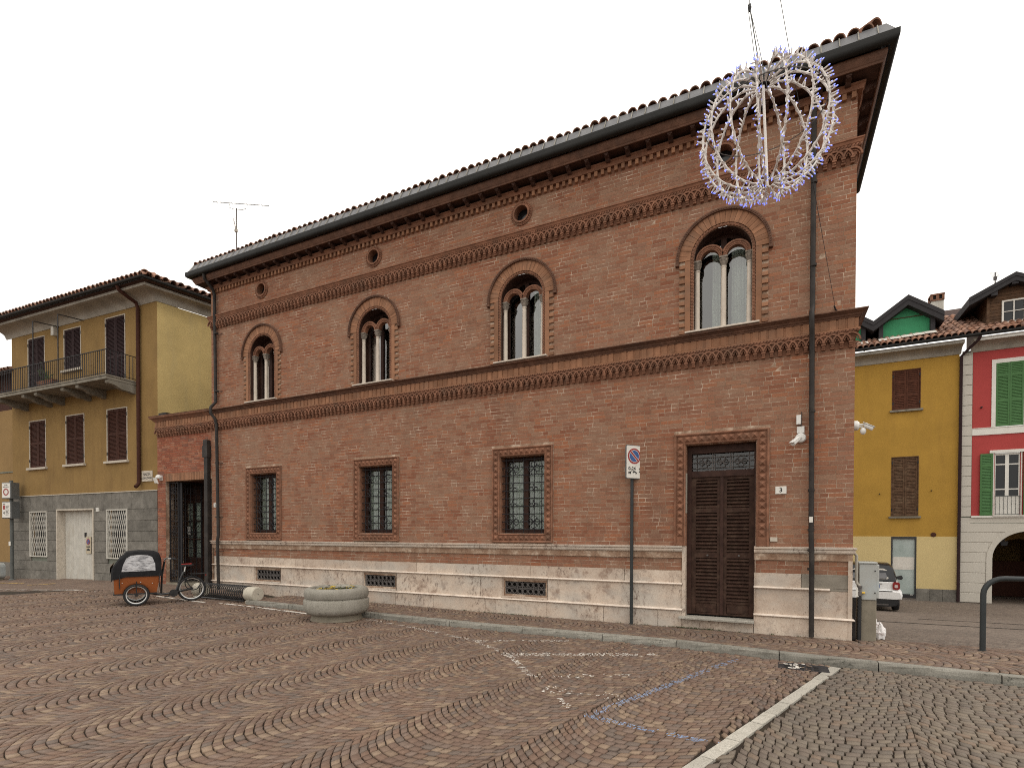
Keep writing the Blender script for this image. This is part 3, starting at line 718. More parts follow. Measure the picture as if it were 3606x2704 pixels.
# --- entrance door
op = (CD-.56, CD+.555, .2, 3.205); f = MB()
bands = [(.0,.02), (.012,-.03), (.030,-.042), (.042,-.020), (.155,-.018), (.160,-.030), (.175,-.045), (.190,-.045), (.205,-.030), (.205,.01)]
for (d0, y0), (d1, y1) in zip(bands[:-1], bands[1:]):
    o0 = (op[0]-d0, op[1]+d0, op[3]+d0); o1 = (op[0]-d1, op[1]+d1, op[3]+d1); zb_ = 1.452
    f.quad((o1[0],y1,zb_),(o0[0],y0,zb_),(o0[0],y0,o0[2]),(o1[0],y1,o1[2])); f.quad((o0[1],y0,zb_),(o1[1],y1,zb_),(o1[1],y1,o1[2]),(o0[1],y0,o0[2]))
    f.quad((o1[0],y1,o1[2]),(o0[0],y0,o0[2]),(o0[1],y0,o0[2]),(o1[1],y1,o1[2]))
for x0 in (op[0], op[1]): f.quad((x0,.02,1.44),(x0,.3,1.44),(x0,.3,op[3]),(x0,.02,op[3]))
f.quad((op[0],.02,op[3]),(op[1],.02,op[3]),(op[1],.3,op[3]),(op[0],.3,op[3]))
ds = f.build('door_surround', M['terra'], pal)
for k in range(12): obj('stud', stud_me, ds, (op[0]-.098 + k*(op[1]-op[0]+.196)/11, -.019, op[3]+.098), (0,0,0), (1.08,1.1,1.08))
for k in range(1, 15):
    for x in (op[0]-.098, op[1]+.098): obj('stud', stud_me, ds, (x, -.019, op[3]+.098-k*.1175), (0,0,0), (1.08,1.1,1.08))
MB().box(op[0]-.03, op[0]+.012, -.012, .06, 2.02, 2.72).build('broken_edge', M['cement'], ds)
dr = MB(); yd = .16; mid = (op[0]+op[1])/2
dr.box(op[0], op[0]+.075, yd-.02, yd+.08, .235, 3.2); dr.box(op[1]-.03, op[1], yd-.02, yd+.08, .235, 3.2)
dr.box(op[0]+.075, op[1]-.03, yd-.02, yd+.08, 3.07, 3.2); dr.box(op[0]+.075, op[1]-.03, yd-.025, yd+.08, 2.655, 2.76)
door = dr.build('door', M['wood'], pal)
x0, x1 = op[0]+.075, op[1]-.03; mid = (x0+x1)/2
slat_me = MB().prism([(0,.010,-.024),(0,-.018,-.020),(0,-.018,-.008),(0,.022,.024),(0,.032,.020)], (1,0,0)).mesh('slat', M['wood_worn'])
for a, b in ((x0, mid-.004), (mid+.004, x1)):
    lf = MB(); y0, y1 = yd, yd+.05; st_ = .075
    lf.box(a, a+st_, y0, y1, .235, 2.655); lf.box(b-st_, b, y0, y1, .235, 2.655)
    for za, zb in ((.235,.265), (.44,.48), (1.235,1.335), (2.03,2.11), (2.60,2.655)): lf.box(a+st_, b-st_, y0+.001, y1-.001, za, zb)
    lf.cbox(a+st_, b-st_, y0+.012, y1-.01, .265, .44, .01)
    lf.quad((a+st_, y1-.006, .48), (b-st_, y1-.006, .48), (b-st_, y1-.006, 2.6), (a+st_, y1-.006, 2.6))
    lf.build('door_leaf', M['wood_worn'], door)
    for za, zb in ((.48,1.235), (1.335,2.03), (2.11,2.60)):
        n = round((zb-za)/.0605); ps = (zb-za)/n
        for k in range(n): obj('slat', slat_me, door, (a+st_, y0+.012, za+(k+.5)*ps), (rng.uniform(-.05,.05),0,0), (b-a-2*st_,1,1.05))
    MB().lathe([(.0,-.035),(.016,-.03),(.018,-.018),(.008,-.01),(.008,.0)], ((a+b)/2+.02, y0, 1.28), 10, axis='y').build('door_knob', M['iron_grey'], door)
MB().box(mid-.028, mid+.022, yd-.016, yd-.001, .24, 2.65).build('astragal', M['wood'], door)
g = MB(); za, zb = 2.76, 3.07; yy = yd+.03
for z in (2.815, 2.915, 3.0): g.tube([(x0,yy,z),(x1,yy,z)], .008, 5)
for k, xc in enumerate((x0+.21, (x0+x1)/2, x1-.21)):
    quatrefoil(g, (xc, 2.912), .052, yy-.01, .008)
    for s_ in (-.13, .13): g.tube([(xc+s_,yy,za),(xc+s_,yy,zb)], .008, 5)
g.build('transom_grille', M['iron_grey'], door)
MB().quad((x0,yd+.06,za),(x1,yd+.06,za),(x1,yd+.06,zb),(x0,yd+.06,zb)).build('transom_pane', M['glass'], door)
MB().box(x0-.06, x1+.03, yd+.12, yd+.7, .2, 3.2).build('hallway', M['dark'], door)
MB().cbox(CD-.66, CD+.545, -.135, .16, .168, .208, .006).build('threshold', M['strip'], pal)
MB().box(CD-.62, CD+.53, .004, .1, -.1, .168).build('threshold_riser', M['marble'], pal)

# --- arched upper windows
SPR = 6.42
for wi, cx in enumerate(CU):
    f = MB()
    # reveal and inner jambs
    for s_ in (-1, 1): f.quad((cx+s_*.46,.0,5.165),(cx+s_*.46,.36,5.165),(cx+s_*.46,.36,SPR),(cx+s_*.46,.0,SPR), 1)
    p_ = arcpts((cx,SPR), .46, 0, math.pi, 20)
    for a, b in zip(p_[:-1], p_[1:]): f.quad((a[0],0,a[1]),(a[0],.36,a[1]),(b[0],.36,b[1]),(b[0],0,b[1]), 1)
    f.quad((cx-.46,0,5.163),(cx+.46,0,5.163),(cx+.46,.36,5.163),(cx-.46,.36,5.163))
    for s_ in (-1, 1): f.box(min(cx+s_*.520,cx+s_*.61), max(cx+s_*.520,cx+s_*.61), -.022, .02, 5.12, SPR)
    p = f.build('arched_window', [M['terra_light'], M['wood']], pal)
    for s_ in (-1, 1):
        for k in range(10):
            z = 5.155 + k*.1262; MB().cbox(min(cx+s_*.612,cx+s_*.706), max(cx+s_*.612,cx+s_*.706), -.030, .02, z, z+.066, .004).build('quoin_brick', M['terra_light'], p)
    nv = 23; a0, a1 = R(0), R(180)
    for k in range(nv):
        b0 = a0 + (a1-a0)*k/nv + .004; b1 = a0 + (a1-a0)*(k+1)/nv - .004
        MB().ring((cx,SPR), .520, .714, -.024 - rng.uniform(0,.004), .02, b0, b1, 3).build('voussoir', M['terra_light'], p)
    h = MB().ring((cx,SPR), .716, .763, -.062, .01, R(-3), R(183), 40)
    for k in range(58):
        a = R(-1 + 182*k/57); x_, z_ = cx + .739*math.cos(a), SPR + .739*math.sin(a); h.box(x_-.009, x_+.009, -.074, -.06, z_-.009, z_+.009)
    for s_ in (-1,1): h.box(cx+s_*.74-.03, cx+s_*.74+.03, -.07, .01, SPR-.075, SPR-.03)
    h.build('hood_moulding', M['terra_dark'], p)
    pa = [(cx-.49, -.012, 5.17)] + [(cx-.49, -.012, SPR)] + [(q[0], -.012, q[1]) for q in arcpts((cx,SPR), .49, math.pi, 0, 26)] + [(cx+.49, -.012, 5.17)]
    rp = rope(pa, .024, .055); rp.tube([(q[0], q[1]+.014, q[2]) for q in pa], .024, 6); rp.build('rope_moulding', M['terra'], p)
    MB().cbox(cx-.60, cx+.58, -.10, .34, 5.142, 5.172, .004).build('window_sill', M['column'], p)
    yc = .12
    for x in (-.42, 0.012, .42):
        pr = [(0,5.172),(.062,5.172),(.062,5.192),(.056,5.20),(.058,5.215),(.048,5.232),(.046,5.25),(.045,5.7),(.041,6.24),(.048,6.245),(.048,6.262),(.040,6.266)]
        MB().lathe([(r_, z) for r_, z in pr], (cx+x, yc, 0), 14).build('column', M['column'], p, smooth=True)
        cp = MB().lathe([(.040,6.262),(.050,6.30),(.058,6.34),(.075,6.39),(.055,6.395)], (cx+x, yc, 0), 10)
        for q in range(4):
            a = R(45+90*q); cp.tube([(cx+x+.040*math.cos(a), yc+.040*math.sin(a), 6.29), (cx+x+.058*math.cos(a), yc+.058*math.sin(a), 6.34), (cx+x+.074*math.cos(a), yc+.074*math.sin(a), 6.37)], [.010,.016,.014], 5); cp.tube([(cx+x+.04*math.cos(a+.8), yc+.04*math.sin(a+.8), 6.29), (cx+x+.060*math.cos(a+.8), yc+.060*math.sin(a+.8), 6.385)], [.008,.013], 5)
        cp.box(cx+x-.066, cx+x+.066, yc-.066, yc+.066, 6.398, 6.425); cp.build('capital', M['capital'], p)
    for x in (-.212, .212):
        sa = MB().ring((cx+x, 6.425), .150, .228, yc-.045, yc+.06, R(0), R(180), 18); sa.ring((cx+x, 6.425), .206, .232, yc-.058, yc-.045, R(0), R(180), 18)
        for k in range(17): a = R(6+168*k/16); sa.box(cx+x+.178*math.cos(a)-.009, cx+x+.178*math.cos(a)+.009, yc-.055, yc-.044, 6.425+.178*math.sin(a)-.009, 6.425+.178*math.sin(a)+.009)
        sa.build('small_arch', M['terra'], p)
    yg = .28; cs = MB().ring((cx,SPR), .400, .458, yg, yg+.05, 0, math.pi, 20); cs.box(cx-.458, cx-.40, yg, yg+.05, 5.172, SPR); cs.box(cx+.40, cx+.458, yg, yg+.05, 5.172, SPR)
    cs.box(cx-.045, cx+.045, yg-.015, yg+.05, 5.172, SPR+.40); cs.box(cx-.40, cx-.045, yg+.002, yg+.048, 5.172, 5.26); cs.box(cx+.045, cx+.40, yg+.002, yg+.048, 5.172, 5.26)
    cs.build('casement', M['wood'], p)
    for s_ in (-1, 1):
        pts = [(cx+s_*.045, yg+.025, 5.26), (cx+s_*.40, yg+.025, 5.26)] + [(cx+s_*.40*math.cos(a), yg+.025, SPR+.40*math.sin(a)) for a in [R(0 + 83.5*i/8) for i in range(9)]]
        MB().poly(pts).build('pane', M['glass_up'], p)
    cu = MB(); nx = 26
    for xa, xb in (((-.20,-.05),(.12,.40)) if wi == 3 else (((.10,.36),) if wi == 2 else ((-.40,-.25),))):  # in the last window the pale strips also imitate reflections on the glass
        pts = [(cx+xa+(xb-xa)*i/nx, .42 + .02*math.sin(i*1.3)) for i in range(nx+1)]
        for a, b in zip(pts[:-1], pts[1:]): cu.quad((a[0],a[1],5.17),(b[0],b[1],5.17),(b[0],b[1],6.75),(a[0],a[1],6.75))
    cu.build('curtain', M['curtain'], p)
    MB().add([(cx-.7,.355,5.1),(cx+.7,.355,5.1),(cx+.7,1.2,5.1),(cx-.7,1.2,5.1),(cx-.7,.355,7),(cx+.7,.355,7),(cx+.7,1.2,7),(cx-.7,1.2,7)], [(0,3,2,1),(4,5,6,7),(1,2,6,5),(2,3,7,6),(3,0,4,7)]).build('room', M['dark'], p)
# --- round attic openings
for cx in CU:
    r_ = MB().ring((cx,8.09), .150, .185, -.045, .14, 0, 2*math.pi, 28); r_.ring((cx,8.09), .185, .235, -.022, .01, 0, 2*math.pi, 28)
    for k in range(30): a = R(12*k); r_.box(cx+.21*math.cos(a)-.010, cx+.21*math.cos(a)+.010, -.034, -.02, 8.09+.21*math.sin(a)-.010, 8.09+.21*math.sin(a)+.010)
    p = r_.build('oculus', M['terra'], pal)
    q = MB(); q.poly([(cx+.152*math.cos(R(15*k)), .12, 8.09+.152*math.sin(R(15*k))) for k in range(24)]); q.build('oculus_glass', M['car_glass'], p)

# --- downpipes of the palazzo
dp = MB().tube([(-.585,-.37,8.76),(-.585,-.35,8.62),(-.585,-.12,8.42),(-.585,-.075,8.30),(-.585,-.075,5.30),(-.585,-.09,5.22),(-.600,-.205,5.12),(-.600,-.215,4.98),(-.590,-.13,4.80),(-.587,-.095,4.62),(-.585,-.085,4.4),(-.575,-.085,1.6),(-.57,-.10,1.46),(-.565,-.115,1.3),(-.56,-.085,.02)], .038, 10)
for z in (7.2, 5.9, 3.6, 2.35, 1.72, 1.40, 1.1): dp.tube([(-.578,-.083 - (.02 if z < 1.5 else 0),z-.02),(-.578,-.083 - (.02 if z < 1.5 else 0),z+.02)], .047, 10)
dpo = dp.build('downpipe', M['pipe'], pal, smooth=True)
MB().box(-.605,-.555, -.127,-.120, 1.84, 1.93).build('pipe_sticker', M['sign_face'], dpo)
dp = MB().tube([(-15.15,-.37,8.76),(-15.15,-.35,8.62),(-15.14,-.12,8.42),(-15.13,-.075,8.30),(-15.10,-.075,5.30),(-15.12,-.205,5.14),(-15.12,-.215,4.98),(-15.06,-.12,4.82),(-15.04,-.095,4.65),(-15.0,-.085,1.6),(-15.0,-.11,1.44),(-15.0,-.085,.05)], .042, 10)
for z in (7.2, 5.6, 3.6, 2.1, 1.15): dp.tube([(-15.05,-.08,z-.02),(-15.05,-.08,z+.02)], .050, 10); dp.bar((-15.0,-.06,z),(-14.9,.0,z),.012)
dp.build('downpipe', M['pipe'], pal, smooth=True)
# dark eave of the rear wing seen over the low link
MB().box(-15.9, -15.30, 2.0, 3.2, 7.45, 7.75).build('rear_eave', M['gutter'], pal)
# ================================================================== low brick link with the iron gate
wing = thing('brick_gate_wing', 'low red brick link with an iron gate between the palazzo and the ochre house', 'building', (-15.38, 0, 0), R(2.0))
WL = -2.42
bk = lay(WL, -.02, 3.425, 16, (4.53-3.425)/16, lambda a, b: [], rr); pier = lay(WL, -2.05, .1, 49, (3.425-.1)/49, lambda a, b: [], rr)
order = sorted(range(len(bk)), key=lambda i: -(bk[i][1]-bk[i][0]))
brick_mesh(bk + pier, 0.0, 'brickwork', M['brick_red'], wing)
wm = MB(); holed(wm, WL, -.0, -.1, 5.1, .004, [(-2.05, -.02, -.1, 3.19)])
wm.quad((WL,.004,-.1),(WL,3,-.1),(WL,3,5.1),(WL,.004,5.1))
wm.quad((-2.05,.004,-.1),(-2.05,.25,-.1),(-2.05,.25,3.19),(-2.05,.004,3.19)); wm.quad((-2.05,.004,3.19),(-.02,.004,3.19),(-.02,.25,3.19),(-2.05,.25,3.19))
wm.build('wall', M['mortar'], wing)
for i in range(29): MB().cbox(-2.045+i*.0695, -2.045+i*.0695+.060, -.006-rng.uniform(0,.004), .02, 3.192, 3.418, .002).build('lintel_brick', M['terra_light'], wing)
for i in range(19): obj('frieze_arch', fr_me, wing, (-.07 - P_*(i+.5), 0, 4.53))
def wmould(name, prof, mat): return moulding(name, prof, mat, WL, -.0, .5, 0, parent=wing)
wmould('frieze_backing', [(.006, 4.51), (.006, 4.76), (.046, 4.76), (.046, 4.80), (0, 4.80)], M['terra'])
rope([(WL, -.060, 4.778), (-.05, -.060, 4.778)], .021, .05).build('rope_moulding', M['terra'], wing)
wmould('soldier_backing', [(.03, 4.80), (.060, 4.80), (.060, 4.822), (.040, 4.83), (.040, 4.98), (.03, 4.98)], M['terra_light'])
for i in range(19): obj('soldier_brick', sb_me, wing, (-.1 - P_*(i+.5), 0, 4.905), (0,0,0), (P_*.72, 1, .14))
wmould('string_course', [(.03, 4.975), (.060, 4.98), (.078, 5.005), (.090, 5.02), (.120, 5.05), (.15, 5.07), (.158, 5.09), (.158, 5.118), (.0, 5.125)], M['terra'])
wmould('coping', [(.10, 5.115), (.168, 5.12), (.168, 5.135), (0, 5.15)], M['terra_dark'])
wmr = MB(); wmr.quad((WL,0,5.13),(0,0,5.13),(0,3,5.13),(WL,3,5.13)); wmr.build('flat_roof', M['under'], wing)
MB().box(-2.36, -2.02, .0, .45, 5.14, 5.25).build('roof_box', M['gutter'], wing)
rc = MB(); x0, x1, y0, y1, z0, z1 = -2.75, -.02, .25, 1.35, .16, 3.19
rc.quad((x0,y0,z0),(x0,y1,z0),(x0,y1,z1),(x0,y0,z1)); rc.quad((x1,y0,z0),(x1,y1,z0),(x1,y1,z1),(x1,y0,z1)); rc.quad((x0,y0,z1),(x1,y0,z1),(x1,y1,z1),(x0,y1,z1)); rc.quad((x0,y0,.25),(-2.05,y0,.25),(-2.05,y0,z1),(x0,y0,z1))
rc.build('porch_lining', M['sh_red'], wing)
MB().box(-2.05, -.02, .0, 1.35, -.1, .17).build('porch_step', M['pedestal'], wing)
dw = MB(); y = .80; gx = (-2.31, -1.94, -1.57)
dw.box(-2.72, -2.31, y, y+.06, .17, 3.18); dw.box(-1.53, -.03, y, y+.06, .17, 3.18); dw.box(-2.31, -1.53, y, y+.06, 2.60, 3.18); dw.box(-2.31, -1.53, y, y+.06, .17, .90)
dw.box(-1.96, -1.92, y-.01, y+.05, .90, 2.60)
for z in (1.465, 2.03): dw.box(-2.31, -1.53, y-.008, y+.05, z-.02, z+.02)
dw.box(-2.36, -2.29, y-.02, y, .17, 2.62); dw.box(-1.55, -1.48, y-.02, y, .17, 2.62)
pd = dw.build('porch_door', M['wood'], wing)
for xa, xb in ((-2.31,-1.96),(-1.92,-1.53)):
    for za, zb in ((.90,1.445),(1.485,2.01),(2.05,2.60)): MB().quad((xa,y+.03,za),(xb,y+.03,za),(xb,y+.03,zb),(xa,y+.03,zb)).build('pane', M['glass'], pd)
cu = MB(); pts = [(-2.31+.78*i/40, y+.09+.012*math.sin(i*1.7)) for i in range(41)]
for a, b in zip(pts[:-1], pts[1:]): cu.quad((a[0],a[1],.85),(b[0],b[1],.85),(b[0],b[1],2.65),(a[0],a[1],2.65))
cu.build('curtain', M['curtain'], pd)
MB().box(-2.24, -2.10, y+.0, y+.012, 1.60, 1.86).build('door_notice', M['sign_face'], pd)
def gate_panel(xa, xb, za, zb, ncol, nrow, name, loc=(0,0,0), rz=0):
    g = MB()
    for x in (xa, xb): g.box(x-.016, x+.016, -.016, .016, za, zb)
    for z in (za, zb): g.box(xa, xb, -.014, .014, z-.016, z+.016)
    for k in range(1, ncol): g.tube([(xa+(xb-xa)*k/ncol,0,za),(xa+(xb-xa)*k/ncol,0,zb)], .010, 5)
    for k in range(1, nrow):
        z = za+(zb-za)*k/nrow; g.tube([(xa,-.01,z),(xb,-.01,z)], .009, 5)
    for z in (za+.22, (za+zb)/2, zb-.22):
        for a in range(4): ringtube(g, ((xa+xb)/2+.07*math.cos(R(45+90*a)), z+.07*math.sin(R(45+90*a))), .055, -.012, .010, 8)
    return g.build(name, M['iron'], wing, loc, (0,0,rz))
gate_panel(-2.02, -1.64, .22, 3.15, 3, 18, 'gate_panel', (0,.12,0)); gate_panel(-.47, -.15, .22, 3.15, 3, 18, 'gate_panel', (0,.12,0))
gate_panel(0, .62, .22, 3.15, 4, 18, 'gate_leaf', (-1.62,.14,0), R(80)); gate_panel(0, .62, .22, 3.15, 4, 18, 'gate_leaf', (-.49,.14,0), R(100))
MB().box(-1.60, -1.52, .14, .17, .22, 3.15).build('gate_backing', M['iron'], wing, (0,0,0))
hp = MB().box(-.235, -.03, -.13, .0, 3.79, 4.12); hp.box(-.215, -.05, -.12, 0, 4.12, 4.28); hp.box(-.19, -.05, -.11, 0, .12, 3.79)
hp.build('boxed_downpipe', M['pipe'], wing)

# ================================================================== ochre corner house on the left
och = thing('ochre_house', 'three storey ochre house with a balcony, dark shutters and a grey stone ground floor', 'house', (-18.128, .122, 0), R(3.0))
SX, SY = math.cos(R(77)), math.sin(R(77))      # direction of its side wall
OL, OD = -8.15, 5.0
wf = MB(); wins3 = [(-7.06,-6.05,6.42,8.56), (-4.85,-3.92,7.20,8.57), (-2.55,-1.57,6.42,8.60)]; wins2 = [(-7.01,-6.02,3.97,5.62), (-4.78,-3.77,3.985,5.635), (-2.50,-1.495,3.98,5.645)]
holed(wf, OL, 0, 2.97, 8.80, 0, wins3 + wins2)
wf.quad((OL,0,-.3),(OL,OD,-.3),(OL,OD,8.8),(OL,0,8.8))
for a, b, c, d in wins3 + wins2: wf.quad((a,.10,c),(b,.10,c),(b,.10,d),(a,.10,d))
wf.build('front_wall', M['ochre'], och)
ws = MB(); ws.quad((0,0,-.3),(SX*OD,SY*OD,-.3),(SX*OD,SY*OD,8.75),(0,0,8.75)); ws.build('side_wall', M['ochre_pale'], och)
def shutter_leaf(xa, xb, za, zb, y, mat, parent, rails=(.45,), pitch=.042, st=.055, name='shutter', rot=None, loc=None):
    s_ = MB(); zr = [za] + [za+(zb-za)*r_ for r_ in rails] + [zb]
    s_.box(xa, xa+st, y, y+.035, za, zb); s_.box(xb-st, xb, y, y+.035, za, zb)
    for k, z in enumerate(zr): 
        a, b = (z, z+.06) if k == 0 else ((z-.06, z) if k == len(zr)-1 else (z-.04, z+.04)); s_.box(xa+st, xb-st, y+.001, y+.034, a, b)
    s_.quad((xa+st,y+.03,za),(xb-st,y+.03,za),(xb-st,y+.03,zb),(xa+st,y+.03,zb))
    for k in range(len(zr)-1):
        lo, hi = zr[k]+(.06 if k == 0 else .04), zr[k+1]-(.06 if k == len(zr)-2 else .04); n = max(1, int((hi-lo)/pitch))
        for q in range(n):
            z = lo + (q+.5)*(hi-lo)/n; h = (hi-lo)/n*.48
            s_.add([(xa+st,y+.004,z-h),(xb-st,y+.004,z-h),(xb-st,y+.026,z+h),(xa+st,y+.026,z+h),(xa+st,y+.010,z-h-.006),(xb-st,y+.010,z-h-.006)], [(0,1,2,3),(0,4,5,1)])
    return s_.build(name, mat, parent, loc or (0,0,0), rot or (0,0,0))
def shuttered(x0, x1, z0, z1, parent, mat, framemat, sill=True, rails=(.45,), fw=.03, y=0.0, pitch=.042, sillm=None):
    f = MB(); f.box(x0-fw, x0, y-.012, y+.1, z0, z1+fw); f.box(x1, x1+fw, y-.012, y+.1, z0, z1+fw); f.box(x0, x1, y-.013, y+.1, z1, z1+fw)
    f.quad((x0,y+.07,z0),(x1,y+.07,z0),(x1,y+.07,z1),(x0,y+.07,z1))
    p = f.build('shuttered_window', framemat, parent)
    if sill: MB().box(x0-.10, x1+.10, y-.08, y+.1, z0-.075, z0-.004).build('window_sill', sillm or M['sill'], p)
    m = (x0+x1)/2
    for a, b in ((x0+.006, m-.004), (m+.004, x1-.006)): shutter_leaf(a, b, z0+.006, z1-.006, y+.008, mat, p, rails, pitch)
    for z in (z0+.25, z1-.2):
        for x in (x0, x1): MB().box(x-.018, x+.018, y-.02, y-.012, z-.05, z+.05).build('hinge', M['iron'], p)
    return p
for a, b, c, d in wins3: shuttered(a, b, c, d, och, M['sh_purple'], M['sill'], sill=(c > 7), rails=(.42,) if c < 7 else ())
for a, b, c, d in wins2: shuttered(a, b, c, d, och, M['sh_brown'], M['sill'], rails=(.52,))
# grey stone ground floor: every slab a piece
rows = [-.28, .318, .654, 1.017, 1.386, 1.71, 2.044, 2.408, 2.955]; gw = [(-6.96,-5.95,.835,2.375), (-2.485,-1.49,.85,2.375), (-5.285,-3.27,-.3,2.415)]
mw = MB(); holed(mw, OL, 0, -.3, 2.97, .012, gw); mw.build('ground_floor_wall', M['groove'], och)
for r_ in range(8):
    z0, z1 = rows[r_]+.004, rows[r_+1]-.004
    for s_, e_ in intervals(OL, -.005, [(a, b) for a, b, c, d in gw if z1 > c+.05 and z0 < d-.05]):
        x = s_
        while x < e_-.01:
            L = rng.uniform(.36,.62) if r_ not in (3,4,5) else rng.uniform(.9,1.6); xe = min(x+L, e_)
            if e_-xe < .25: xe = e_
            MB().cbox(x+.003, xe-.003, -.022-rng.uniform(0,.006), .02, z0, z1, .006).build('cladding_slab', M['stone_clad'], och); x = xe
MB().box(OL-.02, .02, -.045, .02, 2.957, 2.985).build('ledge', M['sill'], och)
for a, b, c, d in gw[:2]:
    f = MB()
    for q in ((a-.04,a,c-.04,d+.04),(b,b+.04,c-.04,d+.04)): f.box(q[0],q[1],-.05,.06,q[2],q[3])
    f.box(a,b,-.05,.06,d,d+.04); f.box(a,b,-.05,.06,c-.04,c)
    p = f.build('grille_window', M['white_dirty'], och)
    MB().quad((a,.10,c),(b,.10,c),(b,.10,d),(a,.10,d)).build('window_pane', M['car_glass'], p)
    g = MB(); n = 9
    for k in range(-2, n+2):     # folding lattice of crossing bars
        for s_ in (-1, 1):
            xa = a+(b-a)*(k+.5)/n; pts = []
            for q in range(5):
                x = xa + (q % 2)*s_*(b-a)/n*1.0; pts.append((min(max(x,a),b), -.02-.006*s_, c+(d-c)*q/4))
            for u_, v_ in zip(pts[:-1], pts[1:]):
                if abs(u_[0]-v_[0]) > .01 or a < u_[0] < b: g.bar(u_, v_, .022, .006)
    g.build('folding_grille', M['white_dirty'], p)
gd = MB(); a, b, c, d = -5.285, -3.27, -.3, 2.415
gd.box(a-.05,a+.0,-.05,.2,c,d+.05); gd.box(b,b+.05,-.05,.2,c,d+.05); gd.box(a,b,-.05,.2,d,d+.05); gd.box(a,a+.006,-.03,.2,c,d)
gp_ = gd.build('garage_doorway', M['sill'], och)
n = 12
for k in range(n): MB().cbox(a+.07+(b-a-.14)*k/n+.002, a+.07+(b-a-.14)*(k+1)/n-.002, .165, .20, -.12, d-.03, .006).build('door_panel', M['white_dirty'], gp_)
MB().box(a, b, .14, .2, d-.03, d).build('door_head', M['white_dirty'], gp_)
MB().box(-4.04, -3.98, .13, .165, 1.50, 1.66).build('door_handle', M['iron'], gp_)
nt_o = thing('parking_notice', 'small weathered no parking notice on the white garage door', 'sign', (-21.97, .07, 1.25), R(3.0))
nm = MB().box(-.14, .14, -.012, 0, -.30, .28); nm.build('notice_plate', M['notice'], nt_o)
d_ = MB(); d_.poly([(.105*math.cos(R(20*k)), -.016, .10+.105*math.sin(R(20*k))) for k in range(18)]); d_.build('red_disc', M['sign_red'], nt_o)
d_ = MB(); d_.poly([(.080*math.cos(R(20*k)), -.019, .10+.080*math.sin(R(20*k))) for k in range(18)]); d_.build('blue_disc', M['sign_blue'], nt_o)
d_ = MB(); d_.bar((-.058,-.022,.158),(.058,-.022,.042), .004, .020); d_.build('red_bar', M['sign_red'], nt_o)
d_ = MB(); d_.box(-.10,.10,-.015,-.012,-.09,-.05); d_.box(-.09,.09,-.015,-.012,-.20,-.15); d_.box(-.05,.05,-.015,-.012,-.15,-.13); d_.build('print', M['ink'], nt_o)
# cove cornice, gutter and roof
def och_sweep(name, prof, mat, smooth=False, side=1.0):
    """profile of (outward, z) along the front and back along the side wall"""
    mb = MB(); rows_ = []
    for o_, z in prof:
        so = o_*side; # the side wall runs off at 77 degrees, so its outward normal is (SY,-SX)
        nx, ny = SY, -SX; t = (-o_ - so*ny)/SY if abs(SY) > 0 else 0
        cxp = so*nx + SX*t; rows_.append([(OL-.3,-o_,z), (cxp,-o_,z), (cxp+SX*OD, -o_+SY*OD, z)])
    vs = [p for r_ in rows_ for p in r_]; m = 3; fs = [(i*m+j, i*m+j+1, (i+1)*m+j+1, (i+1)*m+j) for i in range(len(prof)-1) for j in range(2)]
    mb.add(vs, fs); mb.poly([r_[0] for r_ in rows_]); mb.poly([r_[-1] for r_ in rows_])
    return mb.build(name, mat, och, smooth=smooth)
och_sweep('cove_cornice', [(0,8.76),(.02,8.76),(.03,8.79),(.05,8.82)] + [(.05+.42*(1-math.cos(a)), 8.82+.19*math.sin(a)) for a in [R(90*i/6) for i in range(1,7)]] + [(.50,9.02),(.50,9.10),(.1,9.12)], M['cornice'], True, .62)
och_sweep('eave_boards', [(.46,9.10),(.60,9.115),(.60,9.13),(.1,9.16)], M['wood_eave'], side=.8)
och_sweep('gutter', [(.60,9.20)]+[(.655+.06*math.cos(a), 9.19+.065*math.sin(a)) for a in [R(180+180*i/8) for i in range(9)]]+[(.70,9.20),(.69,9.17)], M['gutter'], True, .75)
so = .52; nx, ny = SY, -SX; corner = (so*nx + SX*((-.62-so*ny)/SY), -.62)
sl2 = R(19); roofm = MB(); cx0, cy0 = corner; zE = 9.20; D = 4.2
A0 = (OL-.6, -.62, zE); A1 = (cx0, cy0, zE); A2 = (cx0+SX*OD*1.2, cy0+SY*OD*1.2, zE); apex = (cx0-D*.9, cy0+D, zE+D*math.tan(sl2)); ap2 = (apex[0]+SX*8, apex[1]+SY*8, apex[2]); ap0 = (OL-.6, apex[1], apex[2])
roofm.poly([A0, A1, apex, ap0]); roofm.poly([A1, A2, ap2, apex]); roofm.build('roof', M['under'], och)
st_f = MB(); rtile = tile_mesh(.095,.08,.46)
rt_me = rtile.mesh('roof_tile', M['tile']); smooth_mesh(rt_me, 50)
for i in range(44):
    x = cx0 - .12 - i*.205
    if x > OL-.5: obj('roof_tile', rt_me, och, (x, -.66+rng.uniform(-.01,.01), zE+.03), (sl2+rng.uniform(-.02,.02), 0, rng.uniform(-.03,.03)))
sd_ = Vector((SX, SY, 0)); up_ = Vector((-SY, SX, 0))      # along the side eave, and up its slope
rotz_s = math.atan2(up_.y, up_.x) - math.pi/2
for i in range(24):
    for r_ in range(9):
        base = Vector((cx0, cy0, zE)) + sd_*(.12+i*.215) + up_*(r_*.34-.04)
        if r_*.34 > (.12+i*.215)*1.05 + .1: continue
        z = zE + .03 + r_*.34*math.tan(sl2)*.98
        obj('roof_tile', rt_me, och, (base.x, base.y, z + rng.uniform(-.006,.01)), (sl2-R(2)+rng.uniform(-.03,.03), rng.uniform(-.05,.05), rotz_s+rng.uniform(-.05,.05)))
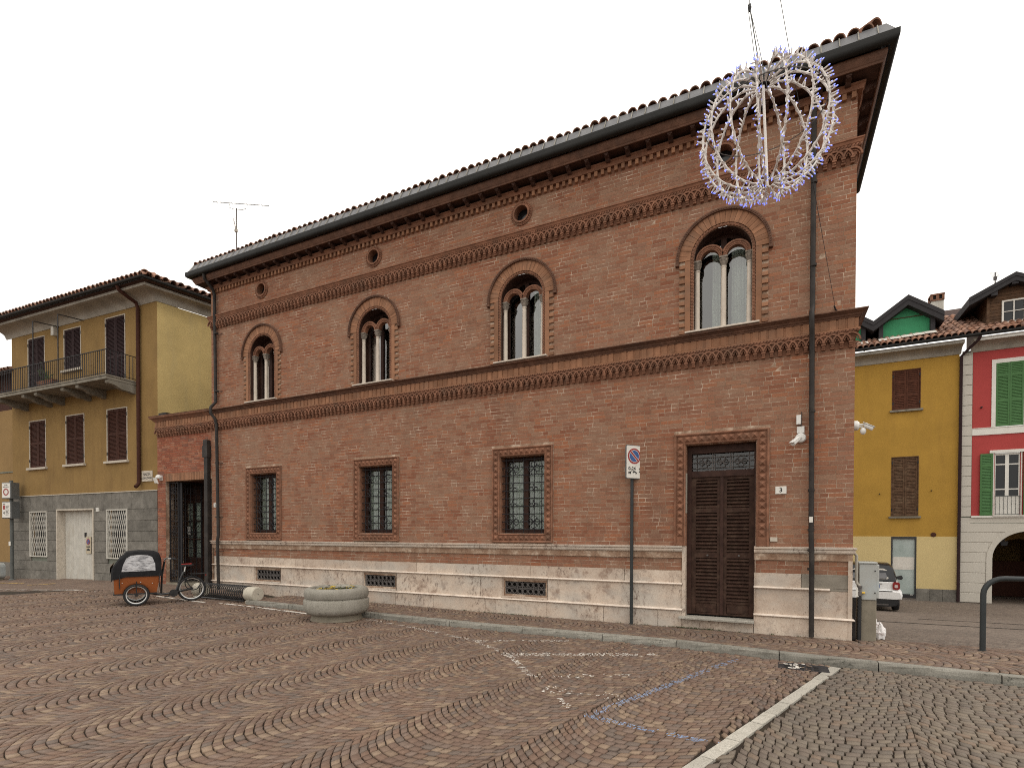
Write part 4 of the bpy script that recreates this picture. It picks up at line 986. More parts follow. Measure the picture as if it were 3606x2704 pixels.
for i in range(9):
    k = i*.36; d = Vector((-.9, 1, 0)).normalized(); b_ = Vector((cx0,cy0,0)) + d*(k*1.0+.05); obj('hip_tile', rt_me, och, (b_.x, b_.y, zE+.06+k*.26), (R(14), 0, math.atan2(1,-.9)-math.pi/2), (1.3,1,1.3))
# balcony
bal = MB().box(OL+.15, -1.03, -.86, .0, 6.29, 6.40); bal.box(OL+.15, -1.01, -.88, .0, 6.385, 6.42)
bo = bal.build('balcony', M['balc_stone'], och)
for x in (-1.12, -2.62, -3.42, -4.92, -5.66, -7.15):
    c_ = MB(); prof = [(0,6.288),(-.80,6.288),(-.80,6.20),(-.76,6.17),(-.66,6.165),(-.56,6.14),(-.46,6.09),(-.34,6.055),(-.20,6.06),(-.10,6.03),(0,6.02)]
    c_.prism([(x-.08, y, z) for y, z in prof], (.16,0,0)); c_.build('corbel', M['balc_stone'], bo)
rl = MB(); rl.box(OL+.17, -1.04, -.855, -.825, 7.165, 7.185); rl.box(-1.055, -1.03, -.855, 0, 7.165, 7.185); rl.box(OL+.17, -1.04, -.85, -.83, 6.47, 6.485); rl.box(-1.05, -1.03, -.85, 0, 6.47, 6.485); rl.build('railing', M['iron'], bo)
bar_me = MB().box(-.007,.007,-.007,.007,6.42,7.17).mesh('railing_bar', M['iron'])
x = -1.05
while x > OL+.2: obj('railing_bar', bar_me, bo, (x,-.84,0)); x -= .108
for k in range(1,8): obj('railing_bar', bar_me, bo, (-1.042,-.84+k*.108,0))
for x in (-4.93, -3.52):
    MB().tube([(x,-.845,6.42),(x,-.845,8.60),(x-.06,-.78,8.63),(x-.25,.0,8.755)], .016, 6).build('awning_pole', M['iron'], bo)
MB().box(-5.37, -5.21, -.14, 0, 8.44, 8.74).build('wall_lamp', M['white_dirty'], och)
MB().tube([(-.86,-.63,9.12),(-.86,-.60,9.02),(-.84,-.42,8.93),(-.81,-.12,8.80),(-.80,-.075,8.65),(-.80,-.075,3.30),(-.795,-.085,3.20),(-.78,-.15,3.12),(-.77,-.20,3.08)], .055, 10).build('downpipe', M['sh_brown'], och, smooth=True)
fb = thing('flower_box', 'small reddish flower box with a straggly plant on the ochre house balcony', 'planter', (-18.128-4.35*math.cos(R(3)), .122-4.35*math.sin(R(3))-.70, 6.42), R(3))
MB().prism([(-.42,-.09,0),(.42,-.09,0),(.46,-.11,.2),(-.46,-.11,.2)], (0,.19,0)).build('box', M['terra'], fb)
tw = MB()
for k in range(26):
    x = rng.uniform(-.4,.25); h = rng.uniform(.15,.65) * (1 if x < 0 else .4); b_ = (x+rng.uniform(-.15,.15), rng.uniform(-.1,.1), .2+h); tw.bar((x,0,.18), b_, .008)
    for q in range(4): t = rng.uniform(.4,1); c_ = (x+(b_[0]-x)*t, b_[1]*t, .18+(b_[2]-.18)*t); tw.quad(c_, (c_[0]+.05,c_[1]-.01,c_[2]+.01), (c_[0]+.06,c_[1],c_[2]+.05), (c_[0]+.01,c_[1]+.01,c_[2]+.04))
tw.build('plant', M['leaf'], fb)
pq = thing('street_name_plaque', 'pale stone street name plaque at the right corner of the ochre house', 'sign', (-18.128-.49*math.cos(R(3)), .122-.49*math.sin(R(3)), 3.42), R(3))
MB().cbox(-.25,.25,-.03,0,-.165,.165,.008).build('plaque', M['sill'], pq)
for t_, z in (('PIAZZA', .055), ('S.GRAZIANO', -.06)): obj('lettering', text_mesh(t_, .105 if z > 0 else .088, M['iron_grey']), pq, (0,-.032,z), (R(90),0,0))
n1 = thing('house_number_plate', 'small pale number 1 plate above the garage on the grey stone', 'sign', (-18.128-2.99, .122-.157, 2.42), R(3))
MB().box(-.07,.07,-.05,0,-.06,.06).build('plate', M['sign_face'], n1); obj('numeral', text_mesh('1', .1, M['ink']), n1, (0,-.053,0), (R(90),0,0))

# ================================================================== sandy house at the far left edge
far = thing('sandy_house', 'sandy plastered house with a tiled roof cut off by the left edge of the photo', 'house', (-26.27, .1, 0), R(3))
fm = MB(); fm.quad((-6,0,-.3),(.0,0,-.3),(.0,0,6.35),(-6,0,6.35)); fm.quad((0,0,-.3),(0,3,-.3),(0,3,6.35),(0,0,6.35)); fm.build('wall', M['ochre_far'], far)
MB().box(-6,-.0,-.03,.0,-.3,.52).build('base_band', M['stone_clad'], far); MB().box(-6,0,-.02,0,3.95,4.0).build('string_line', M['groove'], far)
bm2 = MB()
for k in range(40): bm2.box(-6+k*.15+.004,-6+(k+1)*.15-.004,.02,.06,6.35,7.75)
bm2.build('loft_boards', M['sh_brown'], far, stuff=True)
MB().quad((-6,-.5,7.60),(.1,-.5,7.60),(.1,3.5,9.3),(-6,3.5,9.3)).build('roof', M['under'], far)
for i in range(12):
    for r_ in range(9): obj('roof_tile', rt_me, far, (-.05-i*.21+rng.uniform(-.02,.02), -.5+r_*.36, 7.63+r_*.36*.425), (R(22)+rng.uniform(-.04,.04),0,rng.uniform(-.06,.06)))
MB().tube([(.05,-.06,-.2),(.05,-.06,2.3)], .07, 8).build('corner_pipe', M['cement'], far)

# ================================================================== mustard house across the side street
OX, OY, OZ = 4.960, 14.856, -.8
yel = thing('mustard_house', 'mustard yellow house with a cream ground floor and brown shutters across the side street', 'house', (OX,OY,OZ), R(-1))
def Z(z): return z - OZ
wy = MB(); sh = [(-1.985,-1.165,6.38,7.86), (-1.985,-1.195,2.35,4.575)]
holed(wy, -8, 0, Z(1.58), Z(8.45), 0, [(a,b,Z(c),Z(d)) for a,b,c,d in sh]); wy.quad((-8,.10,Z(1.6)),(0,.10,Z(1.6)),(0,.10,Z(8.3)),(-8,.10,Z(8.3))); wy.quad((0,0,0),(0,8,0),(0,8,Z(8.4)),(0,0,Z(8.4))); wy.build('wall', M['mustard'], yel)
wc = MB(); holed(wc, -8, -.0, Z(-.37), Z(1.58), -.012, [(-1.995,-1.21,Z(-.72),Z(1.575))]); wc.box(-8,-.0,-.0125,.0,Z(1.575),Z(1.582)); wc.build('ground_floor_wall', M['cream'], yel)
for a, b in ((-1.205,-.80),(-.795,-.42),(-.415,-.0),(-2.6,-2.0),(-3.2,-2.605)): MB().cbox(a,b,-.03,.02,-.3,Z(-.375),.006).build('base_slab', M['stone_clad'], yel)
shuttered(*sh[0][:2], Z(sh[0][2]), Z(sh[0][3]), yel, M['sh_red'], M['sh_red'], rails=(.36,.70), pitch=.06, sillm=M['balc_stone'])
shuttered(*sh[1][:2], Z(sh[1][2]), Z(sh[1][3]), yel, M['sh_old'], M['sh_old'], rails=(.22,.43,.62,.82), pitch=.05, sillm=M['balc_stone'])
sd2 = MB(); a, b = -1.995, -1.21
sd2.box(a,a+.05,-.02,.06,0.05,Z(1.575)); sd2.box(b-.045,b,-.02,.06,.05,Z(1.575)); sd2.box(a+.05,b-.045,-.02,.06,Z(1.49),Z(1.575)); sd2.box(a+.05,b-.045,-.02,.06,.05,.20)
shop = sd2.build('shop_door', M['black_paint'], yel)
def paper():
    k = NT('papered shop glass'); n = k.noise(1.6, 5, .6); c = k.ramp(n, [(.3, (.25,.30,.28)), (.55, (.33,.38,.36)), (.75, (.42,.46,.44))]); return k.fin(c, .25, .5)
M['paper'] = paper()
MB().quad((a+.05,.03,.2),(b-.045,.03,.2),(b-.045,.03,Z(1.49)),(a+.05,.03,Z(1.49))).build('pane', M['paper'], shop)
MB().quad((a+.06,.024,1.12),(b-.055,.024,1.12),(b-.055,.024,1.60),(a+.06,.024,1.60)).build('taped_paper', M['sheet'], shop)
MB().box(b-.18,b-.10,-.03,-.02,.17,.19).build('door_stop', M['white'], shop)
MB().lathe([(0,-.03),(.075,-.03),(.085,-.02),(.085,.0)], (-.705,0,Z(1.65)), 16, axis='y').build('round_vent', M['sh_brown'], yel)
for x, z in ((-2.38,3.22),(-.78,3.29)): MB().bar((x,0,Z(z)),(x,-.08,Z(z)),.03).build('shutter_catch', M['iron'], yel)
def ysweep(name, prof, mat, xa=-8, xb=0.0, parent=yel, smooth=False):
    mb = MB()
    for (o0,z0),(o1,z1) in zip(prof[:-1], prof[1:]): mb.quad((xa,-o0,Z(z0)),(xb,-o0,Z(z0)),(xb,-o1,Z(z1)),(xa,-o1,Z(z1)))
    mb.poly([(xa,-o,Z(z)) for o,z in prof]); mb.poly([(xb,-o,Z(z)) for o,z in prof]); return mb.build(name, mat, parent, smooth=smooth)
cove = [(0,8.22),(.03,8.22),(.05,8.27)]+[(.05+.36*(1-math.cos(a)), 8.27+.22*math.sin(a)) for a in [R(18*i) for i in range(1,6)]]+[(.45,8.50),(.45,8.62),(.1,8.64)]
ysweep('cove_cornice', cove, M['cornice'], xb=.04)
gut = [(.50,8.72)]+[(.56+.065*math.cos(a),8.71+.075*math.sin(a)) for a in [R(180+180*i/8) for i in range(9)]]+[(.61,8.73)]
ysweep('gutter', gut, M['gutter'], xb=.45, smooth=True)
sl3 = R(29)
MB().quad((-8,-.55,Z(8.70)),(.3,-.55,Z(8.70)),(.3,4,Z(8.70+4.55*math.tan(sl3))),(-8,4,Z(8.70+4.55*math.tan(sl3)))).build('roof', M['under'], yel)
def tiles(parent, xs, nrow, y0=-.58, z0=8.75, sk=lambda x, r_: False):
    for x in xs:
        for r_ in range(nrow):
            if sk(x, r_): continue
            obj('roof_tile', rt_me, parent, (x+rng.uniform(-.012,.012), y0+r_*.33, Z(z0)+r_*.33*math.tan(sl3)), (sl3-R(2)+rng.uniform(-.03,.03), rng.uniform(-.05,.05), rng.uniform(-.05,.05)))
tiles(yel, [.30-i*.19 for i in range(21)], 9, sk=lambda x, r_: x < -.55 and r_ > 2)
def dormer(parent, xc, zc, hw, drop, th, yf, depth, mat, name='dormer_roof'):
    mb = MB()
    for s_ in (-1, 1):
        pts = [(xc,yf,Z(zc)),(xc+s_*hw,yf,Z(zc-drop)),(xc+s_*hw,yf,Z(zc-drop-th)),(xc,yf,Z(zc-th))]
        mb.prism(pts if s_ > 0 else pts[::-1], (0,depth,0))
        mb.prism([(xc,yf-.02,Z(zc+.02)),(xc+s_*hw,yf-.02,Z(zc-drop+.02)),(xc+s_*hw,yf-.02,Z(zc-drop-th*.42)),(xc,yf-.02,Z(zc-th*.42))], (0,.015,0))
    return mb.build(name, mat, parent)
for xc in (-1.55, -3.72):
    d_ = dormer(yel, xc, 10.66, 1.085, .80, .36, -.05, 2.6, M['bitumen'])
    g = MB(); g.prism([(xc-.75,.28,Z(9.2)),(xc+.75,.28,Z(9.2)),(xc+.75,.28,Z(9.75)),(xc,.28,Z(10.32)),(xc-.75,.28,Z(9.75))], (0,.04,0)); g.build('gable_membrane', M['green_sheet'], d_)
    MB().box(xc-.62,xc+.62,.25,.28,Z(9.93),Z(9.955)).build('gable_batten', M['board'], d_)
    for x in (xc-.82, xc+.78): MB().box(x-.07,x+.07,.1,.3,Z(9.1),Z(9.78)).build('gable_post', M['bitumen'], d_)
for k in range(5): MB().box(-.17,.17,0,.015,0,.36).build('roofing_sheet', M['sheet'], yel, (-2.30+k*.355,-.28,Z(9.02)+.012*k), (R(-62),0,R(rng.uniform(-1,1))))
MB().box(-.17,.17,0,.015,0,.36).build('roofing_sheet', M['sheet'], yel, (-2.98,-.28,Z(9.0)), (R(-62),0,0))
ch = MB().box(-.30,.11,2.8,3.2,Z(10.2),Z(11.28)); cho = ch.build('chimney', M['white_dirty'], yel)
cp = MB()
for x in (-.33,.05): cp.box(x,x+.08,2.77,2.85,Z(11.28),Z(11.52)); cp.box(x,x+.08,3.15,3.23,Z(11.28),Z(11.52))
cp.box(-.33,.13,2.77,3.23,Z(11.275),Z(11.33)); cp.box(-.34,.14,2.76,3.24,Z(11.50),Z(11.56)); cp.box(-.05,-.15,2.77,2.8,Z(11.33),Z(11.5)); cp.build('chimney_cap', M['terra'], cho)
MB().box(-.30,.10,2.81,3.19,Z(11.33),Z(11.5)).build('flue', M['dark'], cho)
MB().tube([(.44,-.56,Z(8.64)),(.42,-.50,Z(8.55)),(.16,-.16,Z(8.27)),(.03,-.08,Z(8.12)),(.02,-.08,.0)], .048, 10).build('downpipe', M['sh_purple'], yel, smooth=True)

# ================================================================== red house with the archway
red = thing('red_house', 'red house with green shutters, white trim and an archway at the right edge', 'house', (OX,OY,OZ), R(-1))
ac, ar = 1.95, .976; wr = MB(); w1 = (1.02,1.77,5.49,7.74); w2_ = (1.02,1.70,2.34,4.56)
holed(wr, .37, 6, Z(2.33), Z(8.45), 0, [(a,b,Z(c),Z(d)) for a,b,c,d in (w1, w2_)]); wr.build('wall', M['red'], red)
q_ = MB(); ht = (ac-ar, ac+ar, Z(-.82), Z(.8+ar)); holed(q_, .075, 6, 0, Z(2.27), -.02, [ht])
for s_ in (-1,1):
    p = arcpts((ac,Z(.8)), ar, R(90), R(90-s_*90), 12); c = (ac+s_*ar, Z(.8+ar))
    for a, b in zip(p[:-1], p[1:]): q_.poly([(c[0],-.02,c[1]),(a[0],-.02,a[1]),(b[0],-.02,b[1])])
q_.build('ground_floor_wall', M['stucco'], red)
gz = [1.74,1.375,1.008,.643,.275,-.093,-.45]; zz = [2.07]+gz+[-.80]
for k in range(len(zz)-1):      # rusticated courses left of the arch
    zt, zb = zz[k], zz[k+1]; zm = (zt+zb)/2; xr = ac - (1.15 if zm < .8 else math.sqrt(max(.05, 1.15**2-(zm-.8)**2)))
    MB().cbox(.08, xr-.004, -.036, -.015, Z(zb)+.012, Z(zt)-.012, .006).build('rusticated_block', M['stucco'], red)
gb = MB()
for a_, r_ in ((124, 1.50), (107, 1.30)): gb.bar((ac+1.15*math.cos(R(a_)),-.022,Z(.8)+1.15*math.sin(R(a_))), (ac+r_*math.cos(R(a_)),-.022,Z(.8)+r_*math.sin(R(a_))), .012, .012)
gb.box(.36, 6, -.026, -.019, Z(2.062), Z(2.076)); gb.build('joint_line', M['groove'], red)
am = MB().ring((ac,Z(.8)), ar, 1.14, -.05, .25, 0, math.pi, 30); am.box(ac-1.14,ac-ar,-.05,.25,0,Z(.8)); am.box(ac+ar,ac+1.14,-.05,.25,0,Z(.8)); am.build('arch_surround', M['stucco'], red)
ps = MB(); x0, x1 = ac-ar-.3, ac+ar+.3
ps.quad((x0,.25,0),(x0,5,0),(x0,5,Z(2)),(x0,.25,Z(2))); ps.quad((x1,.25,0),(x1,5,0),(x1,5,Z(2)),(x1,.25,Z(2))); ps.quad((x0,5,0),(x1,5,0),(x1,5,Z(2)),(x0,5,Z(2))); ps.quad((x0,.25,Z(1.9)),(x1,.25,Z(1.9)),(x1,5,Z(1.9)),(x0,5,Z(1.9)))
pso = ps.build('passage', M['ochre'], red); MB().box(ac-.9,ac+.9,3.2,3.3,.0,Z(.6)).build('passage_gate', M['sh_brown'], pso)
MB().ring((ac+.35,Z(.6)), .9, 1.4, 2.0, 2.4, 0, math.pi, 16).build('inner_arch', M['ochre'], pso)
ln = MB().prism([(1.34,.40,Z(1.26)),(1.50,.40,Z(1.26)),(1.53,.40,Z(1.42)),(1.31,.40,Z(1.42))], (0,.16,0)); ln.box(1.40,1.44,.44,.5,Z(1.42),Z(1.6)); ln.build('lantern', M['iron'], red)
for k in range(17):
    z = 2.30 + k*.366; MB().cbox(.085,.365,-.034,.01,Z(z)+.01,Z(min(z+.366,8.22))-.004,.006).build('quoin_block', M['stucco'], red)
MB().box(.075,.375,-.012,.0,Z(2.26),Z(8.3)).build('quoin_backing', M['groove'], red)
MB().box(.37,6,-.06,.02,Z(2.27),Z(2.335)).build('ledge', M['white'], red); MB().box(.375,6,-.03,.02,Z(5.226),Z(5.484)).build('belt', M['white'], red); MB().box(.37,6,-.04,.02,Z(5.46),Z(5.486)).build('belt_cap', M['sheet'], red)
def trim(x0,x1,z0,z1,t,parent,name='window_trim'):
    f = MB(); f.box(x0-t,x0,-.025,.05,z0,z1+t*1.2); f.box(x1,x1+t,-.025,.05,z0,z1+t*1.2); f.box(x0,x1,-.026,.05,z1,z1+t*1.2); return f.build(name, M['white'], parent)
tw1 = trim(1.02,1.77,Z(5.49),Z(7.74),.115,red,'green_shutter_window')
for a, b in ((1.022,1.392),(1.398,1.768)): shutter_leaf(a,b,Z(5.50),Z(7.735),-.03,M['sh_green'],tw1,(.40,.80),.05,.05)
tw2 = trim(1.0,1.72,Z(2.34),Z(4.56),.03,red,'balcony_window'); MB().box(.87,1.95,-.05,.0,Z(4.56),Z(4.66)).build('lintel', M['white'], tw2)
for xa, xb in ((.606,.953),(1.785,2.14)): shutter_leaf(xa,xb,Z(2.345),Z(4.545),-.07,M['sh_green'],tw2,(.40,.80),.05,.05)
cs = MB()
for xa, xb in ((1.0,1.36),(1.36,1.72)):
    cs.box(xa,xa+.05,.02,.06,Z(2.35),Z(4.55)); cs.box(xb-.05,xb,.02,.06,Z(2.35),Z(4.55)); cs.box(xa+.05,xb-.05,.022,.058,Z(2.35),Z(3.03)); cs.box(xa+.05,xb-.05,.022,.058,Z(4.48),Z(4.55))
    for z in (3.27,4.15): cs.box(xa+.05,xb-.05,.022,.056,Z(z)-.02,Z(z)+.02)
    MB().quad((xa+.05,.045,Z(3.03)),(xb-.05,.045,Z(3.03)),(xb-.05,.045,Z(4.48)),(xa+.05,.045,Z(4.48))).build('pane', M['car_glass'], tw2)
cs.build('casement', M['white'], tw2)
rb = MB(); rb.tube([(1.02,-.04,Z(3.02)),(1.72,-.04,Z(3.02))],.012,6); rb.tube([(1.02,-.04,Z(2.38)),(1.72,-.04,Z(2.38))],.010,6)
for k in range(7): x = 1.05+k*.107; rb.tube([(x,-.04,Z(2.38)),(x,-.04,Z(3.02))],.007,5); rb.lathe([(0,-.02),(.016,0),(0,.02)],(x,-.04,Z(2.75)),6)
rb.build('window_railing', M['grey_metal'], tw2); MB().box(.97,1.80,-.09,.02,Z(2.305),Z(2.345)).build('window_sill', M['sheet'], tw2)
MB().bar((.62,0,Z(6.22)),(.62,-.1,Z(6.22)),.04).build('shutter_catch', M['iron'], red)
ysweep('cove_cornice', cove, M['cornice'], .30, 6, red); ysweep('white_fascia', [(.455,8.50),(.46,8.50),(.46,8.63),(.455,8.63)], M['white'], .45, 6, red); ysweep('gutter', gut, M['gutter'], .45, 6, red, True)
MB().quad((.3,-.55,Z(8.70)),(6,-.55,Z(8.70)),(6,4,Z(8.70+4.55*math.tan(sl3))),(.3,4,Z(8.70+4.55*math.tan(sl3)))).build('roof', M['under'], red)
tiles(red, [.5+i*.19 for i in range(14)], 9, sk=lambda x, r_: x > .85 and r_ > 2)
d2 = dormer(red, 1.48, 10.80, 1.27, .65, .27, -.15, 3.2, M['bitumen'])
bd = MB().quad((.80,.16,Z(9.1)),(2.2,.16,Z(9.1)),(2.2,.16,Z(10.3)),(.80,.16,Z(10.3))); bd.poly([(.80,.16,Z(10.1)),(2.2,.16,Z(10.1)),(1.48,.16,Z(10.55))]); bd.quad((.78,.16,Z(9.0)),(.78,2.5,Z(9.0)),(.78,2.5,Z(10.2)),(.78,.16,Z(10.2))); bd.build('dormer_wall', M['board'], d2)
for k in range(12):
    z = 9.10 + k*.118; h = .66 if z < 10.15 else max(.05, (10.53-z)*1.6)
    for xa, xb in (((1.48-h,1.185),(1.83,1.48+h)) if z < 9.95 else ((1.48-h,1.48+h),)):
        if xb > xa: MB().cbox(xa,xb,.13+.002*k,.16,Z(z)+.003,Z(z+.115),.006).build('weatherboard', M['board'], d2)
MB().box(.77,.85,.10,.16,Z(9.0),Z(10.15)).build('corner_board', M['sh_old'], d2)
for x, z in ((1.48,10.42),(.92,10.12)): MB().box(x-.09,x+.09,-.12,.4,Z(z),Z(z+.15)).build('purlin_end', M['bitumen'], d2)
wn = MB(); x0, x1, z0, z1 = 1.187,1.83,Z(9.16),Z(9.96)
for a, b, c, d in ((x0,x0+.05,z0,z1),(x1-.05,x1,z0,z1),(x0+.05,x1-.05,z0,z0+.05),(x0+.05,x1-.05,z1-.05,z1),(1.495,1.525,z0+.05,z1-.05)): wn.box(a,b,.09,.15,c,d)
wn.box(x0+.05,x1-.05,.095,.145,(z0+z1)/2-.012,(z0+z1)/2+.012); dwn = wn.build('dormer_window', M['white'], d2)
MB().quad((x0+.05,.13,z0+.05),(x1-.05,.13,z0+.05),(x1-.05,.13,z1-.05),(x0+.05,.13,z1-.05)).build('pane', M['car_glass'], dwn)
# ================================================================== ground
def axis(fine0, fine1, step, far_):
    a = list(np.arange(fine0, fine1+1e-6, step)); k = step
    lo = [fine0]; hi = [fine1]
    while lo[-1] > -far_: k *= 1.5; lo.append(lo[-1]-k)
    k = step
    while hi[-1] < far_: k *= 1.5; hi.append(hi[-1]+k)
    return sorted(lo[1:]) + a + hi[1:]
gx, gy = axis(-20.1, 5.1, .3, 420), axis(-9.6, 12.0, .3, 420)
def xs_(y): return -.37 + .3225*(y + 1.65)
def cobbled(x, y):
    u, v, d = project((x, y, -.05)); return .8 < d < 14.6 and -260 < u < 3870 and v < 3000
def kindm(x, y):
    if x > .1 and y > .15: return 2
    if y < 1.2 and x < 4.5 and cobbled(x, y): return 0
    return 1
vs = [(x, y, zground(x, y) - .020) for y in gy for x in gx]; nx = len(gx); fs = []; mi = []
for j in range(len(gy)-1):
    for i in range(nx-1):
        fs.append((j*nx+i, j*nx+i+1, (j+1)*nx+i+1, (j+1)*nx+i)); mi.append(kindm((gx[i]+gx[i+1])/2, (gy[j]+gy[j+1])/2))
g_ = MB(); g_.v = vs; g_.f = fs; g_.m = mi
ground = struct(g_.build('ground', [M['grout'], M['far'], M['street']]), 'reddish brown porphyry cobbles laid in fans across the square')
# pavement along the palazzo
pv = MB(); xs = [-12.3] + list(np.arange(-12.2, .21, .2)); 
for a, b in zip(xs[:-1], xs[1:]): pv.quad((a,yk(a)+.05,zs(a)-.018),(b,yk(b)+.05,zs(b)-.018),(b,.09,zs(b)-.018),(a,.09,zs(a)-.018))
xs = list(np.arange(.2, 5.3, .3))
for a, b in zip(xs[:-1], xs[1:]): pv.quad((a,yk(a)+.05,-.018),(b,yk(b)+.05,-.018),(b,.36,-.018),(a,.36,-.018))
pavement = struct(pv.build('pavement', M['grout']), 'raised cobbled pavement between the granite kerb and the palazzo')
# kerb and flush strip
kerb = bpy.data.objects.new('kerb', None); COL.objects.link(kerb); kerb.empty_display_size = .1; struct(kerb, 'rough granite kerb stones along the pavement')
kj = [-12.35,-10.9,-9.6,-8.5,-7.45,-6.66,-6.58,-5.07,-3.62,-2.45,-1.03,.11,1.30,2.6,3.9]
for a, b in zip(kj[:-1], kj[1:]):
    k = MB(); n = max(2, int((b-a)/.16)); prev = None; rows_ = []
    for i in range(n+1):
        x = a+.006+(b-a-.012)*i/n; y = yk(x); zt = zs(x); zb = -.2; j = lambda s_: rng.uniform(-s_, s_)
        top_y = y + .012 + j(.006)
        rows_.append([(x, y + j(.005), zb), (x, y + j(.006), zp(x)+.03), (x, y + .004 + j(.007), zt-.018+j(.004)), (x, top_y, zt + j(.003)), (x, y+.150+j(.004), zt+.001), (x, y+.152, zb)])
    vs = [p for r_ in rows_ for p in r_]; m = 6
    k.add(vs, [(i*m+j, (i+1)*m+j, (i+1)*m+j+1, i*m+j+1) for i in range(n) for j in range(m-1)]); k.poly(rows_[0]); k.poly(rows_[-1][::-1])
    k.build('kerb_stone', M['kerb'], kerb)
strip = bpy.data.objects.new('paving_strip', None); COL.objects.link(strip); strip.empty_display_size = .1; struct(strip, 'flush pale granite strip dividing brown cobbles from greyer ones')
yj = [-1.64,-2.42,-2.905,-3.60,-4.02,-4.37,-4.90,-5.38,-6.1,-6.9,-7.6]
sdv = Vector((.3225, 1, 0)).normalized(); snv = Vector((sdv.y, -sdv.x, 0))
for a, b in zip(yj[:-1], yj[1:]):
    p = Vector((xs_(a), a, 0)); q = Vector((xs_(b), b, 0)); w = .058; jj = lambda: rng.uniform(-.006,.006)
    p = p - sdv*.006; q = q + sdv*.006
    pts = [p-snv*(w+jj()), q-snv*(w+jj()), q+snv*(w+jj()), p+snv*(w+jj())]
    MB().prism([(v_.x, v_.y, -.16) for v_ in pts], (0,0,.072+jj()*.3)).build('strip_stone', M['strip'], strip)

# --- cobbles laid in segmental arcs
def poly_dist(x, y, pl):
    best = 1e9
    for (x0,y0), (x1,y1) in zip(pl[:-1], pl[1:]):
        dx, dy = x1-x0, y1-y0; L2 = dx*dx+dy*dy; t = max(0, min(1, ((x-x0)*dx+(y-y0)*dy)/L2)); best = min(best, math.hypot(x-x0-t*dx, y-y0-t*dy))
    return best
marks = [  # (name, label, material key, polyline, half width, chance that a stone keeps its paint)
 ('white_edge_line', 'worn white painted line running diagonally from the planter across the cobbles', 'paint_w', [(-8.6,-1.52),(-8.2,-1.52),(-6.9,-1.83),(-5.47,-2.27),(-4.54,-2.91),(-3.78,-3.80)], .045, .62),
 ('white_stripe', 'worn white stripe nearest the kerb in the hatched no parking area', 'paint_w', [(-5.45,-2.27),(-4.12,-1.62)], .065, .62),
 ('white_stripe', 'broad worn white stripe in the middle of the hatched no parking area', 'paint_w', [(-4.54,-2.93),(-3.6,-2.45),(-2.70,-2.0)], .10, .66),
 ('white_stripe', 'faded broken white stripe left of the blue bay line', 'paint_w', [(-3.75,-3.82),(-2.62,-3.23)], .07, .38),
 ('white_edge_line', 'faint last piece of white edge line beside the blue corner', 'paint_w', [(-3.42,-4.15),(-2.9,-4.8)], .04, .45),
 ('white_stripe', 'very faded white stripe ending near the blue corner', 'paint_w', [(-3.35,-4.2),(-2.60,-4.2)], .14, .16),
 ('blue_bay_line', 'worn blue parking bay line with a corner on the brown cobbles', 'paint_b', [(-1.58,-1.79),(-2.09,-3.18),(-2.70,-4.87),(-2.25,-4.96),(-1.82,-5.02),(-1.50,-5.05)], .048, .82)]
mark_q = [[] for _ in marks]
stones_list = []     # (material key, 8 corner points, size on the photo)
